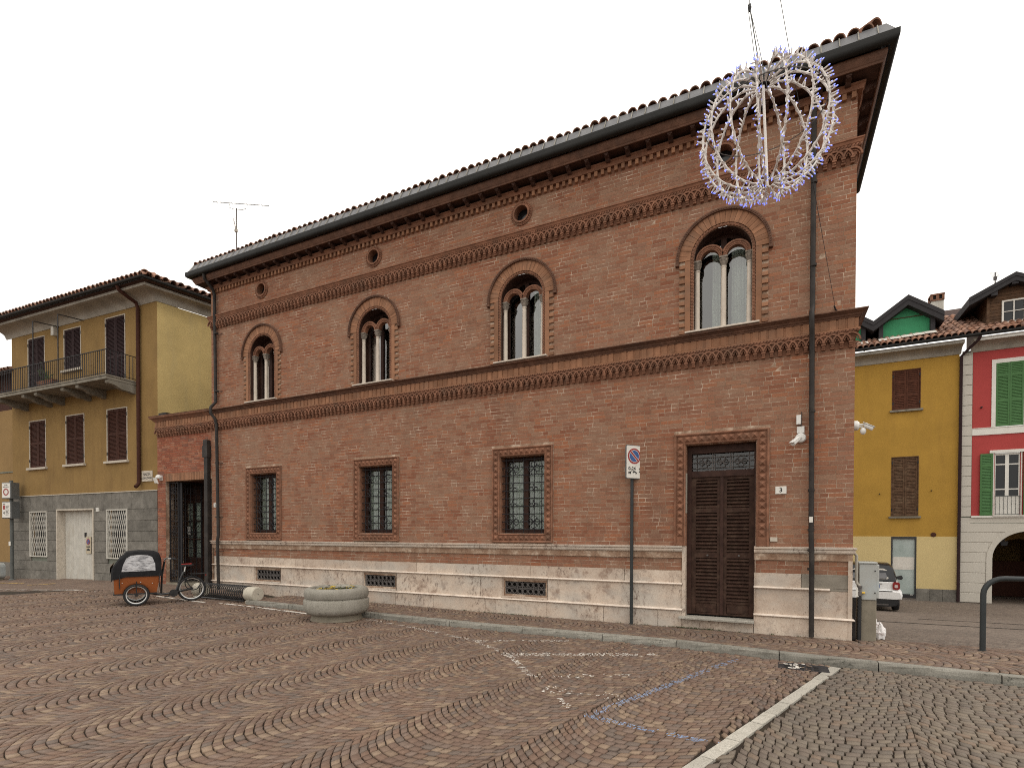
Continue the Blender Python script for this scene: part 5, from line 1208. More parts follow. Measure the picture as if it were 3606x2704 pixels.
def fan(origin, ang, w, s_lo, s_hi, t_lo, t_hi, h, pitch, ok, zf, key, L0=.093, gap=.0060, tag_='p'):
    ca, sa = math.cos(ang), math.sin(ang)
    def W_(s, t): return (origin[0] + s*sa + t*ca, origin[1] - s*ca + t*sa)
    k0, k1 = int(math.floor(s_lo/w)), int(math.ceil(s_hi/w))
    for k in range(k0, k1):
        off = rng.uniform(0, pitch); wander = rng.uniform(0, 6)
        j = int(t_lo/pitch)
        while j*pitch < t_hi + h + .3:
            t0 = j*pitch + off; s = -w/2 + rng.uniform(-.03,.03); j += 1
            tm_ = W_(k*w + w/2, t0)
            if not cobbled(*tm_) and not cobbled(*W_(k*w, t0)) and not cobbled(*W_(k*w+w, t0)): continue
            hh = h * (1 + .08*math.sin(wander + t0*1.3))
            def T(s_): q = s_/(w/2); return t0 - hh*(1 - q*q) + .012*math.sin(7*s_ + t0*3 + wander)
            while s < w/2 - .015:
                slope = 2*hh*s/(w/2)**2; ds = L0*rng.uniform(.78,1.25)/math.sqrt(1+slope*slope); se = min(s+ds, w/2+rng.uniform(-.02,.03))
                if w/2 - se < .03: se = w/2
                if se - s < .025: break
                sc = k*w + w/2; x, y = W_(sc+(s+se)/2, T((s+se)/2)+pitch/2)
                if cobbled(x, y) and ok(x, y):
                    g = gap; jt = lambda: rng.uniform(-.0045,.0045)
                    gs = g/math.sqrt(1+slope*slope)
                    c2 = [W_(sc+s+gs+jt(), T(s)+g+jt()), W_(sc+se-gs+jt(), T(se)+g+jt()), W_(sc+se-gs+jt(), T(se)+pitch-g+jt()), W_(sc+s+gs+jt(), T(s)+pitch-g+jt())]
                    z = zf(x, y) + rng.gauss(0, .0022); tx, ty = rng.gauss(0,.016), rng.gauss(0,.016); mx, my = x, y
                    topz = [z + (p[0]-mx)*tx + (p[1]-my)*ty for p in c2]; ins = .93
                    tp = [(mx+(p[0]-mx)*ins, my+(p[1]-my)*ins, q_) for p, q_ in zip(c2, topz)]; sdp = [(p[0], p[1], q_-.007) for p, q_ in zip(c2, topz)]
                    u0, v0, d0 = project((x, y, z))
                    stones_list.append((key, tp, sdp, 1/(d0**3) if (0 < u0 < 3606 and v0 < 2704) else 0))
                    if tag_ == 'p':
                        for mi_, (_, _, mk, pl, hw, ch) in enumerate(marks):
                            if poly_dist(x, y, pl) < hw + .04 and rng.random() < .35 + .65*ch:
                                for ci in range(4):
                                    for cj in range(3):
                                        def B_(a_, b_): return [tp[0][q]*(1-a_)*(1-b_)+tp[1][q]*a_*(1-b_)+tp[2][q]*a_*b_+tp[3][q]*(1-a_)*b_ for q in range(3)]
                                        cc = B_((ci+.5)/4, (cj+.5)/3)
                                        if poly_dist(cc[0], cc[1], pl) > hw*rng.uniform(.75,1.15) or rng.random() > ch: continue
                                        e1, e2 = .125*rng.uniform(.6,1.15), .167*rng.uniform(.6,1.15); a0, b0 = (ci+.5)/4+rng.uniform(-.03,.03), (cj+.5)/3+rng.uniform(-.03,.03)
                                        mark_q[mi_].append([(lambda p: (p[0], p[1], p[2]+.0022))(B_(a0+da*e1, b0+db*e2)) for da, db in ((-1,-rng.uniform(.5,1)),(1,-rng.uniform(.5,1)),(1,rng.uniform(.5,1)),(-1,rng.uniform(.5,1)))])
                s = se
dang = R(78); oo = (-6.92, -7.0)
okb = lambda x, y: (y < yk(x)-.035 if x > -12.35 else y < -.3 - .0*x and not (x < -15.5 and y > -.3)) and x < xs_(y)-.085
okg = lambda x, y: y < yk(x)-.035 and x > xs_(y)+.085
zpz = lambda x, y: zground(x, y)
fan(oo, dang, 1.2, -12, 10, -12, 14, .33, .087, okb, zpz, 'cobble')
fan((0,-4), R(84), 1.25, -6, 8, -8, 6, .30, .092, okg, zpz, 'cobble_grey', .100, .0058)
fan((-12.3,-.02), R(180), 1.22, -3, 3, -14.0, 1, .36, .085, lambda x, y: -12.3 < x < .05 and yk(x)+.185 < y < -.035, lambda x, y: zs(x), 'cobble', .095, tag_='s')
fan((0,-.62), R(170), .95, -3, 3, -8, 8, .30, .088, lambda x, y: .05 < x < 5 and yk(x)+.185 < y < .30, lambda x, y: 0.0, 'cobble', .10, tag_='s')
def stone_mesh(lst, name, mat):
    n = len(lst); V = np.array([tp+sd_ for _, tp, sd_, _ in lst], dtype=np.float32).reshape(-1, 3)
    low = V.reshape(n, 8, 3)[:, 4:].copy(); low[:, :, 2] -= .024
    V = np.concatenate([V.reshape(n, 8, 3), low], 1).reshape(-1, 3)
    base = np.array([(0,1,2,3)] + [(i+4,(i+1)%4+4,(i+1)%4,i) for i in range(4)] + [(i+8,(i+1)%4+8,(i+1)%4+4,i+4) for i in range(4)])
    F = (base[None] + (np.arange(n)*12)[:, None, None]).reshape(-1, 4)
    me = bpy.data.meshes.new(name); me.vertices.add(len(V)); me.vertices.foreach_set('co', V.ravel())
    me.loops.add(F.size); me.loops.foreach_set('vertex_index', F.ravel().astype(np.int32)); me.polygons.add(len(F))
    me.polygons.foreach_set('loop_start', np.arange(0, F.size, 4, dtype=np.int32)); me.update(calc_edges=True); me.validate(); me.materials.append(mat); return me
rank = sorted(range(len(stones_list)), key=lambda i: -stones_list[i][3]); near = rank[:296]; nearset = set(near)
for i in near: obj('cobble', stone_mesh([stones_list[i]], 'cobble', M[stones_list[i][0]]), ground)
rest = [s_ for i, s_ in enumerate(stones_list) if i not in nearset]
side_ = lambda s_: s_[1][0][1] > yk(s_[1][0][0]) and s_[1][0][0] > -12.35
obj('cobbles', stone_mesh([s_ for s_ in rest if s_[0] == 'cobble' and not side_(s_)], 'cobbles', M['cobble']), ground, stuff=True)
obj('grey_cobbles', stone_mesh([s_ for s_ in rest if s_[0] == 'cobble_grey'], 'grey_cobbles', M['cobble_grey']), ground, stuff=True)
obj('pavement_cobbles', stone_mesh([s_ for s_ in rest if s_[0] == 'cobble' and side_(s_)], 'pavement_cobbles', M['cobble']), pavement, stuff=True)
print('cobbles', len(stones_list))
for (nm, lab, mk, pl, hw, ch), qs in zip(marks, mark_q):
    if not qs: continue
    b = MB()
    for q in qs: b.poly(q)
    struct(b.build(nm, M[mk]), lab)
def line_sheet(nm, lab, mk, pl, hw, dz=.006, parts=1):
    b = MB()
    for (x0,y0),(x1,y1) in zip(pl[:-1], pl[1:]):
        d = Vector((x1-x0, y1-y0, 0)).normalized(); n_ = Vector((-d.y, d.x, 0))*hw; n = 24
        for i in range(n):
            if rng.random() < .22: continue
            t0, t1 = i/n, (i+rng.uniform(.7,1))/n; pts = []
            for t, s_ in ((t0,-1),(t1,-1),(t1,1),(t0,1)):
                x = x0+(x1-x0)*t+n_.x*s_*rng.uniform(.7,1.1); y = y0+(y1-y0)*t+n_.y*s_*rng.uniform(.7,1.1); pts.append((x,y,zground(x,y)+dz))
            b.poly(pts)
    struct(b.build(nm, M[mk]), lab)
line_sheet('white_kerb_line', 'white painted line along the kerb between bicycle rack and planter', 'paint_w', [(-12.9,-1.50),(-11.5,-1.50),(-9.9,-1.56)], .05)
line_sheet('white_kerb_line', 'white painted line passing under the cargo bicycle', 'paint_w', [(-15.3,-1.55),(-13.3,-1.62)], .05)
line_sheet('white_far_line', 'white painted line on the square in front of the ochre house', 'paint_w', [(-21.0,-2.7),(-18.2,-1.95),(-16.6,-1.75)], .06, -.004)
line_sheet('yellow_mark', 'short worn yellow mark near the two panel sign post', 'paint_y', [(-22.2,-1.5),(-21.9,-.9)], .07, -.004)
line_sheet('yellow_mark', 'faint yellow line at the foot of the sign post', 'paint_y', [(-25.0,-1.3),(-23.2,-1.2)], .05, -.004)
chn = MB()
for (xa,ya),(xb,yb) in (((.9,4.6),(4.5,4.9)), ((2.2,6.8),(5.2,7.0))): chn.quad((xa,ya,zst(0,ya)-.012),(xb,yb,zst(0,yb)-.012),(xb,yb+.12,zst(0,yb+.12)-.012),(xa,ya+.12,zst(0,ya+.12)-.012))
struct(chn.build('drain_channel', M['gutter']), 'narrow dark drain channels across the side street')
wd_ = MB()
for k in range(130):   # grass in the joints at the foot of the wall and by the kerb
    x = rng.choice((rng.uniform(-11,-.2), rng.gauss(-2.4,.25), rng.gauss(-6,.4))); 
    if x > -.1: continue
    z = zs(x)
    for q in range(5): a = rng.uniform(0,6.28); r_ = rng.uniform(.01,.05); h = rng.uniform(.01,.035); bx, by = x+rng.uniform(-.03,.03), -.03+rng.uniform(-.02,.01); wd_.add([(bx,by,z),(bx+.008,by,z),(bx+r_*math.cos(a),by-abs(r_*math.sin(a)),z+h)], [(0,1,2)])
wo = wd_.build('weeds', M['leaf']); wo['kind'] = 'stuff'; wo['label'] = 'small weeds growing along the foot of the palazzo wall'

# ================================================================== street furniture
# drain grate
dg_ = thing('drain_grate', 'dark iron drain grate splashed with white paint beside the kerb', 'drain', (-.755,-1.84,-.09))
f = MB(); holed_slots = []
b = MB(); b.box(-.29,.29,-.18,.19,-.03,.003); b.build('plate', M['iron'], dg_)
b = MB()
for k in range(5):
    for j in range(2): b.box(-.19+k*.085-.028,-.19+k*.085+.028,-.12+j*.12,-.05+j*.12,.0032,.0065)
b.build('slots', M['dark'], dg_)
b = MB()
for k in range(24): x, y = rng.gauss(-.10,.05), rng.uniform(-.14,.17); s_ = rng.uniform(.012,.03); b.poly([(x+s_*math.cos(a)*rng.uniform(.7,1.2), y+s_*math.sin(a)*rng.uniform(.7,1.2), .0075+.0001*k) for a in [i*6.283/7 for i in range(7)]])
b.build('paint_splash', M['paint_w'], dg_)
# no-parking sign
sg = thing('no_parking_sign', 'no parking sign reading 0-24 on a dark pole standing against the palazzo', 'sign', (-3.44,-.055,0))
MB().tube([(0,0,-.05),(0,0,3.2)], .030, 10).build('pole', M['dark_metal'], sg, smooth=True)
SR = (0,0,R(50)); w, z0, z1 = .18, 2.655, 3.265
def rrect(x0,x1,z0,z1,r,y): return [(cx_+r*math.cos(R(a)), y, cz_+r*math.sin(R(a))) for cx_, cz_, a0 in ((x1-r,z0+r,-90),(x1-r,z1-r,0),(x0+r,z1-r,90),(x0+r,z0+r,180)) for a in range(a0,a0+91,30)]
b = MB(); b.prism(rrect(-w,w,z0,z1,.03,-.062), (0,.022,0)); pnl = b.build('panel', M['sign_back'], sg, rot=SR)
MB().poly(rrect(-w+.012,w-.012,z0+.012,z1-.012,.022,-.0635)).build('face', M['sign_face'], pnl)
zc = 3.065
def disc(r, y, mat, nm, par, c=(0,zc)): MB().poly([(c[0]+r*math.cos(R(10*i)), y, c[1]+r*math.sin(R(10*i))) for i in range(36)]).build(nm, mat, par)
disc(.147,-.0645,M['white'],'disc_edge',pnl); disc(.142,-.0655,M['sign_red'],'red_ring',pnl); disc(.112,-.0665,M['white'],'white_ring',pnl); disc(.103,-.0675,M['sign_blue'],'blue_disc',pnl)
b = MB(); b.bar((-.085,-.0685,zc+.085),(.085,-.0685,zc-.085), .001, .046); b.build('white_bar', M['white'], pnl)
b = MB(); b.bar((-.086,-.0695,zc+.086),(.086,-.0695,zc-.086), .001, .030); b.build('red_bar', M['sign_red'], pnl)
obj('lettering', text_mesh('0-24', .088, M['ink']), pnl, (-.048,-.0645,2.838), (R(90),0,0))
b = MB(); b.poly([(.115,-.065,2.855),(.095,-.065,2.832),(.135,-.065,2.832)]); b.poly([(.115,-.065,2.765),(.095,-.065,2.788),(.135,-.065,2.788)][::-1]); b.box(.111,.119,-.0652,-.0645,2.80,2.82); b.build('arrows', M['ink'], pnl)
b = MB(); b.poly([(-.13,-.065,2.755),(-.07,-.065,2.755),(-.07,-.065,2.785),(-.13,-.065,2.775)]); b.bar((-.085,-.0652,2.775),(-.055,-.0652,2.805),.001,.01)
b.poly([(-.04,-.065,2.782),(.06,-.065,2.752),(.065,-.065,2.765),(.03,-.065,2.785),(-.0,-.065,2.80),(-.035,-.065,2.79)])
for x, z in ((-.115,2.75),(-.085,2.75),(-.02,2.768),(.04,2.75)): b.poly([(x+.011*math.cos(R(45*i)),-.066,z+.011*math.sin(R(45*i))) for i in range(8)])
b.build('tow_pictogram', M['ink'], pnl)
# hoop barrier
hb = thing('hoop_barrier', 'dark grey tubular hoop barrier at the edge of the side street', 'barrier', (1.575,-.01,0))
path = [(0,0,-.05),(0,0,.80)] + [(.24-.24*math.cos(R(a)),.02*a/90,.80+.235*math.sin(R(a))) for a in range(15,91,15)] + [(1.0,.06,1.035)] + [(1.0+.24*math.sin(R(a)),.06,.80+.235*math.cos(R(a))) for a in range(15,91,15)] + [(1.24,.06,-.05)]
MB().tube(path, .036, 12).build('hoop', M['dark_metal'], hb, smooth=True)
MB().lathe([(0,0),(.055,0),(.055,.006),(.036,.008)], (0,0,0), 12).build('base_collar', M['dark_metal'], hb)
# cabinet on its concrete pedestal, gas riser, bag
cab = thing('utility_cabinet', 'grey utility cabinet on a stained concrete pedestal at the palazzo corner', 'cabinet', (.215,.20,0))
MB().cbox(-.125,.11,-.12,.16,-.1,.635,.012).build('pedestal', M['pedestal'], cab)
b = MB(); b.cbox(-.120,.105,-.135,.16,.635,1.195,.008); b.build('body', M['cab_grey'], cab)
b = MB(); b.cbox(.095,.140,-.125,.14,.66,1.185,.010); b.build('door_flange', M['cab_grey'], cab)
b = MB(); b.cbox(-.130,.115,-.150,.17,1.196,1.222,.010); b.build('lid', M['cab_grey'], cab)
for z in (1.09,.75): MB().lathe([(0,-.012),(.010,-.010),(.010,0)], (.085,-.136,z), 8, axis='y').build('lock', M['iron'], cab)
gr = thing('gas_riser', 'cream gas pipe with a yellow capped valve beside the utility cabinet', 'pipe', (.055,.06,0))
MB().tube([(-.02,.0,1.345),(.0,0,1.32),(.002,0,.93),(.01,-.005,.885),(.03,-.01,.87),(.045,-.01,.85),(.045,-.01,.72)], .021, 8).build('riser', M['cornice'], gr, smooth=True)
MB().lathe([(.0,.70),(.032,.70),(.032,.76),(.024,.77),(.024,.82),(.034,.83),(.034,.85),(.0,.86)], (.045,-.01,0), 10).build('valve', M['iron_grey'], gr)
MB().lathe([(0,.0),(.016,.0),(.016,.055),(.012,.06),(0,.06)], (.055,-.01,.745), 10, axis='x').build('valve_cap', M['yellow'], gr)
b = MB(); b.poly([(-.01,-.03,.86),(.02,-.03,.82),(.03,-.03,.68),(-.01,-.03,.68)]); b.build('paper_tag', M['white'], gr)
MB().tube([(.045,-.01,.70),(.045,-.0,.0)], .026, 8).build('lower_pipe', M['black'], gr); MB().box(-.05,.0,.02,.06,0,.62).build('meter_riser', M['pipe'], gr)
def blob(name, mat, parent, loc, rx, ry, rz_, seed, loc_tag=None, amp=.25):
    r2 = random.Random(seed); n, m = 14, 9; vs = []; fs = []
    ph = [r2.uniform(0,6.28) for _ in range(6)]
    for j in range(m):
        t = math.pi*j/(m-1)
        for i in range(n):
            a = 2*math.pi*i/n; k = 1 + amp*(.5*math.sin(3*a+ph[0]+2*t)+.3*math.sin(5*a+ph[1]-3*t)+.3*math.sin(7*t+ph[2]+a))
            vs.append((loc[0]+rx*k*math.sin(t)*math.cos(a), loc[1]+ry*k*math.sin(t)*math.sin(a), max(loc[2]+rz_*math.cos(t)*k, 0 if loc[2] > 0 else -9)))
    for j in range(m-1):
        for i in range(n): fs.append((j*n+i,(j+1)*n+i,(j+1)*n+(i+1)%n,j*n+(i+1)%n))
    b = MB().add(vs, fs); return b.build(name, mat, parent)
bg_ = thing('rubbish_bag', 'crumpled white plastic rubbish bag left behind the utility cabinet', 'bag', (.40,.32,0))
blob('bag', M['plastic_bag'], bg_, (0,0,.11), .085, .08, .14, 5); b = MB().tube([(-.03,0,.22),(-.045,0,.27),(-.06,.01,.30)], [.03,.015,.03], 7); b.build('knot', M['plastic_bag'], bg_)
# planter
pt = thing('concrete_planter', 'round two tier concrete planter with small yellow flowers beside the kerb', 'planter', (-9.0,-1.72,zp(-9.0)))
pt.scale = (.965,.965,.94)
prof = [(0,0),(.52,0),(.50,.05),(.49,.115),(.56,.135),(.60,.16),(.635,.20),(.652,.26),(.655,.42),(.648,.435),(.618,.443),(.612,.46),(.605,.464),(.605,.478),(.635,.480),(.642,.50),(.645,.58),(.635,.63),(.60,.672),(.55,.688),(.52,.682),(.50,.66),(.49,.60),(0,.60)]
MB().lathe(prof, (0,0,0), 48).build('bowl', M['concrete'], pt, smooth=True)
MB().lathe([(.50,.003),(.523,.003),(.502,.055),(.492,.118)], (0,0,0), 48).build('foot', M['pedestal'], pt, smooth=True)
MB().lathe([(0,.625),(.492,.615)], (0,0,0), 24).build('soil', M['soil'], pt)
for k in range(26):
    a = rng.uniform(0,6.28); r_ = rng.uniform(.12,.46); x, y = r_*math.cos(a), r_*math.sin(a); f = MB(); fz = rng.uniform(.635,.675)
    for q in range(5): a2 = q*1.257+rng.uniform(-.2,.2); f.add([(x,y,fz),(x+.03*math.cos(a2-.5),y+.03*math.sin(a2-.5),fz+.012),(x+.036*math.cos(a2),y+.036*math.sin(a2),fz+.005),(x+.03*math.cos(a2+.5),y+.03*math.sin(a2+.5),fz+.012)], [(0,1,2,3)])
    f.bar((x,y,.60),(x,y,fz),.005); f.build('flower', M['petal'] if k % 4 else M['petal_dark'], pt)
lf = MB()
for k in range(260):
    a = rng.uniform(0,6.28); r_ = .47*math.sqrt(rng.random()); x, y, z = r_*math.cos(a), r_*math.sin(a), rng.uniform(.612,.640); a2 = rng.uniform(0,6.28); c_, s_ = .03*math.cos(a2), .03*math.sin(a2)
    lf.quad((x,y,z),(x+c_-s_*.4,y+s_+c_*.4,z+.012),(x+c_*1.7,y+s_*1.7,z+.004),(x+c_+s_*.4,y+s_-c_*.4,z+.012))
lf.build('leaves', M['leaf'], pt, stuff=True)
# spiral bicycle rack
rk = thing('bicycle_rack', 'black spiral bicycle rack between two pale concrete cylinders', 'bicycle rack', (-13.35,-1.02,zp(-13.0)), R(-2))
for xa, xb in ((-1.22,-.92),(.86,1.20)):
    MB().lathe([(0,xa),(.155,xa),(.172,xa+.018),(.172,xb-.018),(.155,xb),(0,xb)], (0,0,.205), 32, axis='x').build('end_cylinder', M['concrete_pale'], rk, smooth=True)
    MB().box(xa+.06,xb-.06,-.14,.14,-.06,.05).build('foot', M['concrete_pale'], rk)
MB().lathe([(0,.0),(.012,.0),(.012,.004),(0,.004)], (1.20,0,.205), 8, axis='x').build('end_bolt', M['iron'], rk)
n = 22
for k in range(n):
    x = -.90+1.74*k/(n-1); P = [(x+.045*math.cos(R(15*i)), .165*math.cos(R(15*i)), .215+.175*math.sin(R(15*i))) for i in range(24)]
    hm = MB().tube(P, .010, 6, closed=True); hm.build('hoop', M['black_paint'], rk)
b = MB()
for y in (-.17,.17): b.tube([(-.95,y,.045),(.90,y,.045)], .022, 8)
b.tube([(-.95,0,.38),(.88,0,.38)], .012, 6); b.build('rail', M['black_paint'], rk)

# ================================================================== cargo bicycle (local x forward, y towards the camera side)
bz = zground(-13.83,-1.6)
bk_ = thing('cargo_tricycle', 'black cargo tricycle with an orange brown box and a black rain canopy', 'cargo bike', (-13.83,-1.60,bz+.004), math.atan2(-.883,-.469))
def wheel(c, r, name='wheel', parent=bk_):
    t = MB().lathe([(r-.052,-.016),(r-.03,-.024),(r-.008,-.016),(r,0),(r-.008,.016),(r-.03,.024),(r-.052,.016)], c, 32, axis='y'); w_ = t.build(name, M['black'], parent, smooth=True)
    MB().lathe([(r-.050,-.015),(r-.070,-.012),(r-.070,.012),(r-.050,.015)], c, 32, axis='y').build('rim', M['chrome'], w_, smooth=True)
    MB().lathe([(0,-.05),(.03,-.05),(.034,-.02),(.034,.02),(.03,.05),(0,.05)], c, 12, axis='y').build('hub', M['black_paint'], w_)
    sp = MB()
    for k in range(20): a = 2*math.pi*k/20; o_ = .024 if k % 2 else -.024; sp.tube([(c[0]+.03*math.cos(a+.8),c[1]+o_,c[2]+.03*math.sin(a+.8)),(c[0]+(r-.068)*math.cos(a),c[1],c[2]+(r-.068)*math.sin(a))], .0022, 4, cap=False)
    sp.build('spokes', M['iron_grey'], w_, stuff=True); return w_
RW, FW, WB = .305, .25, 1.10
wheel((0,0,RW), RW); wheel((WB,.37,FW), FW); wheel((WB,-.37,FW), FW)
fr = MB()
fr.tube([(.02,.0,.30),(.38,.0,.22),(.62,0,.20),(.92,0,.26)], .028, 8); fr.tube([(.33,0,.22),(.20,0,.62),(.15,0,.72)], .026, 8); fr.tube([(.02,.06,.31),(.38,.05,.23)], .012, 6); fr.tube([(.02,-.06,.31),(.38,-.05,.23)], .012, 6)
fr.tube([(.0,.065,.31),(.18,.05,.60)], .010, 6); fr.tube([(.0,-.065,.31),(.18,-.05,.60)], .010, 6); fr.tube([(.62,0,.20),(.60,0,.66),(.55,0,.98)], .022, 8)
fr.bar((.88,-.36,.235),(.88,.36,.235),.04); fr.bar((WB,-.37,FW),(WB,.37,FW),.03); fr.bar((.9,0,.25),(1.45,0,.25),.05); fr.build('frame', M['black_paint'], bk_)
fd = MB()
for k in range(14):
    a0, a1 = R(25+k*11), R(25+(k+1)*11); r_ = RW+.022
    fd.quad((r_*math.cos(a0),-.03,RW+r_*math.sin(a0)),(r_*math.cos(a0),.03,RW+r_*math.sin(a0)),(r_*math.cos(a1),.03,RW+r_*math.sin(a1)),(r_*math.cos(a1),-.03,RW+r_*math.sin(a1)))
for s_ in (-1,1):
    for k in range(14):
        a0, a1 = R(5+k*12), R(5+(k+1)*12); r_ = FW+.025
        fd.quad((WB+r_*math.cos(a0),s_*.37-.035,FW+r_*math.sin(a0)),(WB+r_*math.cos(a0),s_*.37+.035,FW+r_*math.sin(a0)),(WB+r_*math.cos(a1),s_*.37+.035,FW+r_*math.sin(a1)),(WB+r_*math.cos(a1),s_*.37-.035,FW+r_*math.sin(a1)))
    fd.tube([(WB,s_*.42,FW),(WB,s_*.42,FW+.28),(WB,s_*.36,FW+.30)], .010, 6)
fd.build('mudguard', M['black_paint'], bk_)
cr_ = MB().lathe([(0,.05),(.085,.05),(.09,.06),(.085,.07),(0,.07)], (.37,0,.22), 18, axis='y'); cr_.box(.33,.43,-.06,.06,.16,.28); cr_.bar((.37,.09,.22),(.50,.10,.16),.018); cr_.box(.46,.56,.10,.18,.150,.17); cr_.bar((.37,-.09,.22),(.24,-.10,.28),.018); cr_.box(.20,.30,-.18,-.10,.27,.29); cr_.build('crank', M['black_paint'], bk_)
MB().tube([(.15,0,.70),(.125,0,.84)], .014, 8).build('seat_post', M['chrome'], bk_)
sdl = MB().prism([(-.02,0,.86),(.02,.05,.855),(.10,.065,.852),(.15,.03,.85),(.26,.015,.85),(.26,-.015,.85),(.15,-.03,.85),(.10,-.065,.852),(.02,-.05,.855)][::-1], (0,0,.045)); so_ = sdl.build('saddle', M['black'], bk_)
so_.location = (-.03,0,0)
MB().prism([(.03,-.045,.900),(.12,-.05,.898),(.24,-.014,.896),(.24,.014,.896),(.12,.05,.898),(.03,.045,.900)], (0,0,.012)).build('saddle_top', M['seat_red'], so_)
hbm = MB().tube([(.55,0,.98),(.55,0,1.0),(.54,.10,1.03),(.48,.26,1.05),(.36,.29,1.04)], .012, 7); hbm.tube([(.55,0,1.0),(.54,-.10,1.03),(.48,-.26,1.05),(.36,-.29,1.04)], .012, 7); hbo = hbm.build('handlebar', M['chrome'], bk_)
for s_ in (-1,1): MB().tube([(.44,s_*.275,1.045),(.33,s_*.295,1.038)], .018, 8).build('grip', M['black'], hbo)
MB().tube([(.47,.25,1.05),(.45,.26,1.14),(.44,.27,1.16)], .02, 7).build('bell', M['black'], hbo)
MB().box(-.30,.02,-.07,.07,.655,.675).build('carrier', M['black_paint'], bk_); MB().box(-.31,-.29,-.04,.04,.60,.65).build('rear_light', M['lamp_red'], bk_)
lk = MB(); lk.tube([(-.02+.16*math.cos(R(20*i)), .05+.02*math.sin(R(40*i)), .44+.17*math.sin(R(20*i))) for i in range(18)], .012, 6, closed=True); lk.build('cable_lock', M['black'], bk_)
# box with a sloping rear board, canopy with clear windows
bx0, bx1, tx0, tx1, hw, zb, zt = .72, 1.50, .64, 1.52, .30, .27, .74
bxm = MB(); hwt = .33
B_ = [(bx0,hw,zb),(bx1,hw,zb),(bx1,-hw,zb),(bx0,-hw,zb)]; T_ = [(tx0,hwt,zt),(tx1,hwt,zt),(tx1,-hwt,zt),(tx0,-hwt,zt)]
bxm.add(B_+T_, [(0,1,2,3),(0,4,5,1),(1,5,6,2),(2,6,7,3),(3,7,4,0)]); bxo = bxm.build('box', M['orange_wood'], bk_)
e_ = MB(); e_.bar((bx0-.01,hw+.01,zb),(bx1+.01,hw+.01,zb),.03); e_.bar((bx1+.01,hw+.01,zb),(bx1+.01,-hw-.01,zb),.03)
e_.build('box_edge', M['black_paint'], bxo)
for x, z in ((.80,.50),(1.02,.53),(1.36,.52)): MB().lathe([(0,.006),(.009,.005),(.010,0)], (x,.322,z), 8, axis='y').build('bolt', M['chrome'], bxo)
cn = MB(); zc = 1.24
def sec(t):   # canopy cross sections from rear to front
    x, hw_, zt_ = t; return [(x+.0,hwt+.015,zt-.08),(x,hwt+.012,zt+.12),(x,hw_,zt_-.10),(x,hw_*.82,zt_-.02),(x,0,zt_+.01),(x,-hw_*.82,zt_-.02),(x,-hw_,zt_-.10),(x,-hwt-.012,zt+.12),(x,-hwt-.015,zt-.08)]
ss = [sec(t) for t in ((.62,.27,1.06),(.66,.29,1.18),(.78,.305,1.235),(1.05,.31,1.25),(1.28,.305,1.225))]
ss.append([(1.53,hwt+.015,zt-.14),(1.52,hwt,zt+.12),(1.42,.31,1.02),(1.36,.26,1.12),(1.34,0,1.16),(1.36,-.26,1.12),(1.42,-.31,1.02),(1.52,-hwt,zt+.12),(1.53,-hwt-.015,zt-.14)])
ss.append([(1.565,hwt*.9,zt-.20),(1.555,hwt*.9,zt+.10),(1.47,.28,.98),(1.42,.24,1.07),(1.41,0,1.10),(1.42,-.24,1.07),(1.47,-.28,.98),(1.555,-hwt*.9,zt+.10),(1.565,-hwt*.9,zt-.20)])
m = 9; cn.add([p for s_ in ss for p in s_], [(i*m+j, i*m+j+1, (i+1)*m+j+1, (i+1)*m+j) for i in range(len(ss)-1) for j in range(m-1)]); cn.poly(ss[0][::-1]); cn.poly(ss[-1])
cno = cn.build('canopy', M['black_cloth'], bk_, smooth=True)
film = MB()
pts = [(1.37,.345,.78),(1.345,.342,.92),(1.28,.325,1.08),(1.20,.316,1.135),(1.05,.316,1.155),(.88,.316,1.14),(.80,.318,1.10),(.745,.330,.95),(.74,.346,.79)]
film.poly([(x,y+.006,z) for x, y, z in pts]); 
def filmmat():
    k = NT('creased clear film'); n = k.noise(7, 4, .6, stretch=(1,1,2.6), dist=.8); c = k.ramp(n, [(.35, (.12,.12,.13)), (.48, (.33,.33,.34)), (.62, (.46,.46,.47))]); k.bump(n, .5, .03); return k.fin(c, .18, .6)
M['creased'] = filmmat(); film.build('side_window', M['creased'], cno)
MB().poly([(1.585,.24,.70),(1.578,.24,.88),(1.50,.20,1.0),(1.50,-.20,1.0),(1.578,-.24,.88),(1.585,-.24,.70)]).build('front_window', M['tan_cloth'], cno)
for x in (1.40,.66): MB().tube([(x,.345,.72),(x+.01,.36,.55),(x,.35,.40)], .010, 5).build('strap', M['black'], cno)

